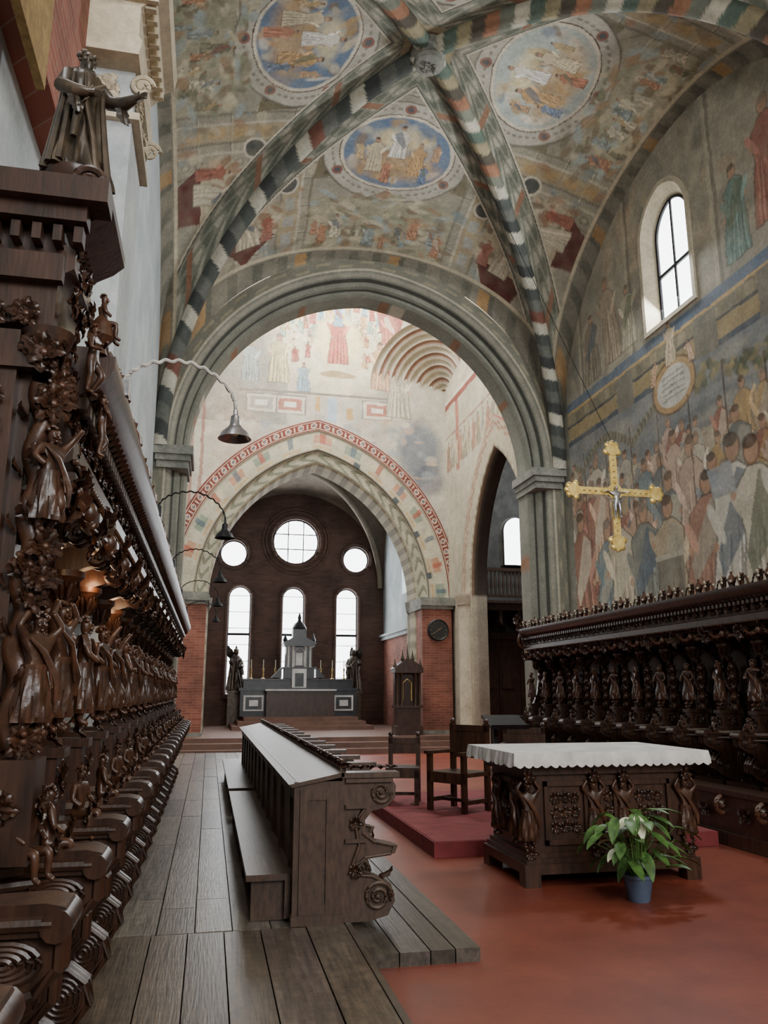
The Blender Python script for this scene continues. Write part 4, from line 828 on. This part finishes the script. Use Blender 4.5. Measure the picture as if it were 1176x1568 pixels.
for x in(x0+.07,x0+.68,x1-.68,x1-.07):
    M=TR(x,y0+.06,.3,.56,-pi/2); putfig(mb,'support',M); drape(mb,M); mb.cluster((x,y0+.03,.88),.06,7,1,(0,-1,0)); mb.cluster((x,y0+.03,.26),.06,7,1,(0,-1,0))
for y in(y0+.3,y1-.3): M=TR(x0+.06,y,.3,.56,pi); putfig(mb,'support',M); drape(mb,M)
for xx in(x0+.42,(x0+x1)/2,x1-.42):
    for k in range(9): mb.cluster((xx+.09*(k%3-1),y0+.08,.46+.12*(k//3)),.055,7,k,(0,-1,0))
mb.cluster((x0+.08,(y0+y1)/2,.6),.12,10,6,(-1,0,0))
mb.obj('carved_body',[WOOD,WOODC],True,AT)
mb=MB(); cx0,cx1,cy0,cy1=x0-.1,x1+.1,y0-.1,y1+.1; mb.box(cx0,cx1,cy0,cy1,1.062,1.09)
per=[];st=.008
def edge(a,b):
    n=int(math.hypot(b[0]-a[0],b[1]-a[1])/st)
    for k in range(n): t=k/n; per.append((a[0]+(b[0]-a[0])*t,a[1]+(b[1]-a[1])*t))
edge((cx0,cy0),(cx1,cy0)); edge((cx1,cy0),(cx1,cy1)); edge((cx1,cy1),(cx0,cy1)); edge((cx0,cy1),(cx0,cy0))
v=[];f=[];n=len(per)
for i,(x,y) in enumerate(per):
    s=i*st; w=.006*math.sin(s*22)+.004*math.sin(s*57); nx=-1 if x<cx0+.001 else 1 if x>cx1-.001 else 0; ny=-1 if y<cy0+.001 else 1 if y>cy1-.001 else 0
    v+=[(x,y,1.09),(x+nx*(.01+w),y+ny*(.01+w),1.03),(x+nx*(.012+w*2),y+ny*(.012+w*2),.99-.022*abs(math.sin(s*pi/.08)))]
for i in range(n):
    j=(i+1)%n
    for k in range(2): f.append((i*3+k,j*3+k,j*3+k+1,i*3+k+1))
mb.add(v,f); mb.obj('lace_cloth',[CLOTH],True,AT)
# ------------------------------------------------------------ potted plant
PP=empty('potted_leafy_plant',(3.38,6.22,0)); mb=MB()
mb.lathe([(.08,0),(.085,.01),(.115,.17),(.125,.175),(.125,.2),(.108,.2),(.1,.17)],(0,0,0),24); mb.mi=1; mb.lathe([(.1,.17),(.001,.175)],(0,0,0),20); mb.obj('pot',[POT,SOIL],True,PP)
mb=MB(); R=random.Random(3)
for k in range(72):
    a=R.uniform(0,2*pi); h=R.uniform(.1,.5); rr=R.uniform(.06,.28)*(1.15-h); tip=Vector((rr*math.cos(a)*1.6,rr*math.sin(a)*1.1,.17+h))
    b=Vector((.04*math.cos(a),.04*math.sin(a),.16)); mid=(b+tip)/2+Vector((0,0,.06)); mb.mi=0
    mb.tube([b,mid,tip],[.005,.004,.003],5)
    L=R.uniform(.14,.22); M=Matrix.Translation(tip)@Matrix.Rotation(a+R.uniform(-.5,.5),4,'Z')@Matrix.Rotation(R.uniform(-.6,.35),4,'Y')
    v=[];f=[]
    for q in range(8):
        t=q/7; w=.044*math.sin(pi*min(1,t*.92+.05))**.8; zz=-.5*L*t*t; v+=[(L*t,-w,zz+.012),(L*t,0,zz),(L*t,w,zz+.012)]
    for q in range(7):
        for j in range(2): i=q*3+j; f.append((i,i+1,i+4,i+3))
    mb.mi=1 if k%17==5 else 0
    mb.add(v,f,M)
mb.obj('foliage',[GREEN,PETAL],True,PP)
# ------------------------------------------------------------ crucifix
CX=empty('hanging_crucifix',(4.37,8.0,3.8)); mb=MB()
def arm(M,L):
    mb.box(-.028,.028,-.015,.015,0,L-.12,M); mb.box(-.042,.042,-.01,.01,.03,L-.14,M)
    mb.lathe([(.001,-.02),(.075,-.02),(.085,0),(.075,.02),(.001,.02)],(0,0,0),20,M@Matrix.Translation((0,0,L-.1))@Matrix.Rotation(pi/2,4,'X'))
    for dx,dz in((-.075,-.1),(.075,-.1),(0,0),(-.05,-.02),(.05,-.02)): mb.ball((dx,0,L+dz-.03),.04,10,M,(1,.5,1))
    for k in range(5): mb.ball((0,-.02,.1+k*(L-.25)/5),.014,8,M)
arm(Matrix.Identity(4),.6); arm(Matrix.Rotation(pi,4,'Y'),.68); arm(Matrix.Rotation(pi/2,4,'Y'),.6); arm(Matrix.Rotation(-pi/2,4,'Y'),.6)
mb.lathe([(.001,-.02),(.09,-.02),(.09,.02),(.001,.02)],(0,0,0),20,Matrix.Rotation(pi/2,4,'X')); mb.obj('gilt_cross',[GOLD],True,CX)
mb=MB(); M=Matrix.Translation((0,-.04,-.32))@Matrix.Rotation(-pi/2,4,'Z')@Matrix.Scale(.4,4)
J=FIG['stand']; V=[]
for x,y,z in J[0]:
    if abs(y)>.1 and z>.5:
        k=(abs(y)-.1); V.append((x*.4,(1 if y>0 else -1)*(.1+k*.3+max(0,.77-z)*1.25),.77+k*.5+(z-.77)*.12))
    else: V.append((x,y,z))
mb.add(V,J[1],M); mb.obj('corpus',[SILV],True,CX)
mb=MB(); mb.tube([(0,0,.6),(-1.27,2.9,7.95)],.004,5); mb.obj('suspension_wire',[IRON],True,CX)
# ------------------------------------------------------------ chairs
def armchair(loc,rz,w=.62,h=1.15,arms=True):
    mb=MB(); d=.52
    for x in(-w/2,w/2-.06):
        mb.box(x,x+.06,-d/2,-d/2+.06,0,.68 if arms else .44); mb.box(x,x+.06,d/2-.06,d/2,0,h); mb.box(x+.01,x+.05,-d/2,d/2,.1,.15)
        if arms: mb.box(x-.01,x+.07,-d/2-.04,d/2,.68,.72)
        mb.ball((x+.03,d/2-.03,h+.03),.035,8)
    mb.box(-w/2,w/2,-d/2,d/2,.42,.47); mb.box(-w/2,w/2,-d/2,-d/2+.04,.34,.42); mb.box(-w/2+.06,w/2-.06,d/2-.05,d/2-.02,.62,h-.04); mb.box(-w/2,w/2,d/2-.06,d/2,h-.1,h-.02); mb.box(-w/2,w/2,-.02,.02,.1,.14)
    o=mb.obj('armchair' if arms else 'wooden_chair',[WOOD],False,None,loc); o.rotation_euler=(0,0,rz); return o
armchair((3.15,10.2,.15),-1.0,.62,1.05); armchair((2.62,11.0,.15),-.3,.44,.85,False); armchair((4.5,11.4,.15),-.5,.62,.95)
mb=MB(); mb.box(-.2,.2,-.16,.16,0,.04); mb.box(-.03,.03,-.03,.03,.04,1.05); mb.box(-.26,.26,-.2,.2,1.12,1.15,Matrix.Rotation(.35,4,'X')); mb.box(-.26,.26,-.22,-.2,1.12,1.18,Matrix.Rotation(.35,4,'X')); mb.lathe([(.05,0),(.03,.1),(.04,.3),(.03,.5)],(0,0,.04),10); mb.obj('lectern',[IRON],True,None,(3.85,10.75,.15))
# ------------------------------------------------------------ high altar
HA=empty('high_altar'); mb=MB(); mb.mi=0; b=.79
mb.box(cx-2.0,cx+2.0,28.3,29.2,b,b+.85); mb.box(cx-2.05,cx+2.05,28.25,29.25,b+.85,b+.95); mb.box(cx-1.9,cx+1.9,28.55,29.2,b+.95,b+1.2); mb.box(cx-1.95,cx+1.95,28.5,29.25,b+1.2,b+1.26)
mb.mi=1; mb.box(cx-1.15,cx+1.15,27.7,28.4,b,b+.85); mb.mi=2; mb.box(cx-1.2,cx+1.2,27.6,28.5,b+.85,b+.9)
for sg in(-1,1):
    mb.mi=2; mb.box(cx+sg*1.55-.34,cx+sg*1.55+.34,28.24,28.3,b+.18,b+.7); mb.mi=0; mb.box(cx+sg*1.55-.27,cx+sg*1.55+.27,28.22,28.25,b+.24,b+.64); mb.mi=2; mb.box(cx+sg*1.55-.15,cx+sg*1.55+.15,28.2,28.23,b+.34,b+.54)
mb.mi=2; mb.box(cx-.25,cx+.25,28.35,28.55,b+.9,b+1.6); mb.mi=0; mb.box(cx-.15,cx+.15,28.33,28.36,b+1.0,b+1.45)
mb.box(cx-.5,cx+.5,28.4,29.1,b+1.26,b+1.6); mb.box(cx-.56,cx+.56,28.36,29.14,b+1.6,b+1.66)
mb.mi=2
for x in(-.38,-.22,.22,.38): mb.lathe([(.055,0),(.04,.05),(.038,.65),(.06,.72)],(cx+x,28.5,b+1.66),10)
mb.mi=0; mb.box(cx-.46,cx+.46,28.55,29.1,b+1.66,b+2.38); mb.mi=2; mb.box(cx-.12,cx+.12,28.5,28.56,b+1.72,b+2.15)
mb.tube([(cx-.17,28.5,b+1.7),(cx-.17,28.5,b+2.2),(cx,28.5,b+2.36),(cx+.17,28.5,b+2.2),(cx+.17,28.5,b+1.7)],.025,6)
mb.mi=0; mb.box(cx-.55,cx+.55,28.38,29.14,b+2.38,b+2.5); mb.extr([(cx-.6,b+2.5),(cx+.6,b+2.5),(cx,b+2.8)],28.38,29.1); mb.box(cx-.24,cx+.24,28.5,28.95,b+2.6,b+2.98); mb.lathe([(.24,0),(.26,.05),(.18,.2),(.08,.28),(.05,.36),(.07,.42),(.01,.6)],(cx,28.7,b+2.98),14)
for sg in(-1,1): mb.lathe([(.04,0),(.09,.1),(.04,.22),(.01,.34)],(cx+sg*.5,28.6,b+2.5),8); mb.extr([(cx+sg*.6,b+1.66),(cx+sg*.95,b+1.3),(cx+sg*.6,b+1.3)],28.5,29)
mb.obj('altar_body',[MARK,WOOD,MARW,GOLD],True,HA)
mb=MB()
for sg in(-1,1):
    for k in range(3):
        x=cx+sg*(.8+.42*k); mb.mi=0; mb.lathe([(.07,0),(.02,.05),(.03,.14),(.015,.2),(.035,.34),(.05,.36)],(x,28.8,b+1.26),8); mb.mi=1; mb.lathe([(.016,0),(.014,.3)],(x,28.8,b+1.62),6)
mb.obj('candlesticks',[GOLD,PETAL],True,HA)
for sg in(-1,1):
    mb=MB(); ax=cx+sg*2.15; mb.box(ax-.25,ax+.25,29.5,30.0,.4,1.55); mb.box(ax-.3,ax+.3,29.45,30.05,1.55,1.65); robed(mb,TR(ax,29.75,1.65,1.5,-pi/2-.6*sg),wings=True,beard=False,arm=sg); mb.obj('angel_statue',[BRONZE])
# ------------------------------------------------------------ shrine, clock
mb=MB(); sx,sy=5.62,23.0; z=.4
mb.mi=0; mb.box(sx-.4,sx+.4,sy-.2,sy+.35,z,z+.25); mb.box(sx-.34,sx+.34,sy-.15,sy+.3,z+.25,z+.75); mb.box(sx-.4,sx+.4,sy-.2,sy+.35,z+.75,z+.82)
for x in(-.33,-.2,.2,.33): mb.lathe([(.045,0),(.03,.06),(.028,.85),(.05,.92)],(sx+x,sy-.12,z+.82),10)
mb.box(sx-.36,sx+.36,sy+.1,sy+.3,z+.82,z+1.74); mb.mi=2; mb.tube([(sx-.13,sy+.08,z+.95),(sx-.13,sy+.08,z+1.45),(sx,sy+.08,z+1.58),(sx+.13,sy+.08,z+1.45),(sx+.13,sy+.08,z+.95)],.02,6); mb.mi=0; mb.box(sx-.42,sx+.42,sy-.2,sy+.35,z+1.74,z+1.86); mb.extr([(sx-.46,z+1.86),(sx+.46,z+1.86),(sx+.1,z+2.12),(sx-.1,z+2.12)],sy-.2,sy+.3)
mb.mi=1
for x,h in((-.38,.3),(.38,.3),(0,.5),(-.15,.35),(.15,.35)): mb.lathe([(.03,0),(.06,.08),(.03,.16),(.005,h)],(sx+x,sy,z+1.86+(.2 if abs(x)<.2 else 0)),8)
mb.obj('side_shrine',[WOOD,BRONZE,GOLD],True)
mb=MB(); C0=Vector((6.66,23.36,3.42)); Mx=Matrix.Translation(C0)@Matrix.Rotation(pi/2,4,'X')
mb.lathe([(.33,-.04),(.33,.02),(.3,.05),(.28,.03),(.001,.03)],(0,0,0),32,Mx); mb.mi=1
for k in range(12): a=k*pi/6; mb.box(-.006,.006,.22,.26,.03,.036,Mx@Matrix.Rotation(a,4,'Z'))
mb.box(-.006,.006,-.03,.2,.04,.045,Mx@Matrix.Rotation(2.2,4,'Z')); mb.box(-.009,.009,-.03,.14,.045,.05,Mx@Matrix.Rotation(-1,4,'Z')); mb.obj('wall_clock',[BLACK,OCHP],True)
# ------------------------------------------------------------ lights
def area(name,loc,rot,sx,sy,e,col=(1,1,1)):
    l=bpy.data.lights.new(name,'AREA'); l.shape='RECTANGLE'; l.size=sx; l.size_y=sy; l.energy=e; l.color=col
    o=bpy.data.objects.new(name,l); SC.collection.objects.link(o); o.location=loc; o.rotation_euler=rot; return o
area('west_fill_light',(3.8,-7.5,7.0),(math.radians(102),0,0),5,5,1500,(.97,.985,1))  # added fill behind the camera, aimed up at the vault; no window modelled here
area('north_fill_light',(-1.15,2.4,9.3),(0,math.radians(-78),math.radians(28)),2.2,1.6,300,(.97,.985,1))  # unseen fill added to brighten the right wall and vault; no window behind it
area('lantern_light',(3.1,20.5,15.3),(0,0,0),5,5,1700,(1,.995,.97))
area('south_window_light',(7.3,WY,9.0),(0,math.radians(62),0),1.6,1.0,450,(.94,.98,1))
area('chancel_window_light',(3.05,30.7,5.5),(math.radians(-85),0,0),5,5,280,(.95,.98,1))
area('transept_light',(9.8,20.5,10.5),(0,0,0),2,2,420,(.9,.95,1))
def point(name,loc,e,col,r=.06):
    l=bpy.data.lights.new(name,'POINT'); l.energy=e; l.color=col; l.shadow_soft_size=r
    o=bpy.data.objects.new(name,l); SC.collection.objects.link(o); o.location=loc
for i,y in enumerate((3.7,4.9,6.1)): point('stall_lamp_light_%d'%(i+1),(-.7,y,2.2),3.2,(1,.6,.32))
w=bpy.data.worlds.new('World'); SC.world=w; w.use_nodes=True; w.node_tree.nodes['Background'].inputs[0].default_value=(.8,.88,1,1); w.node_tree.nodes['Background'].inputs[1].default_value=.6
# ------------------------------------------------------------ camera
cam=bpy.data.cameras.new('camera'); cam.sensor_fit='HORIZONTAL'; cam.sensor_width=36; cam.lens=37.44; cam.clip_end=200
co=bpy.data.objects.new('camera',cam); SC.collection.objects.link(co); co.location=(0,0,1.6); co.rotation_euler=(math.radians(90+12.7),0,math.radians(-12.07)); SC.camera=co
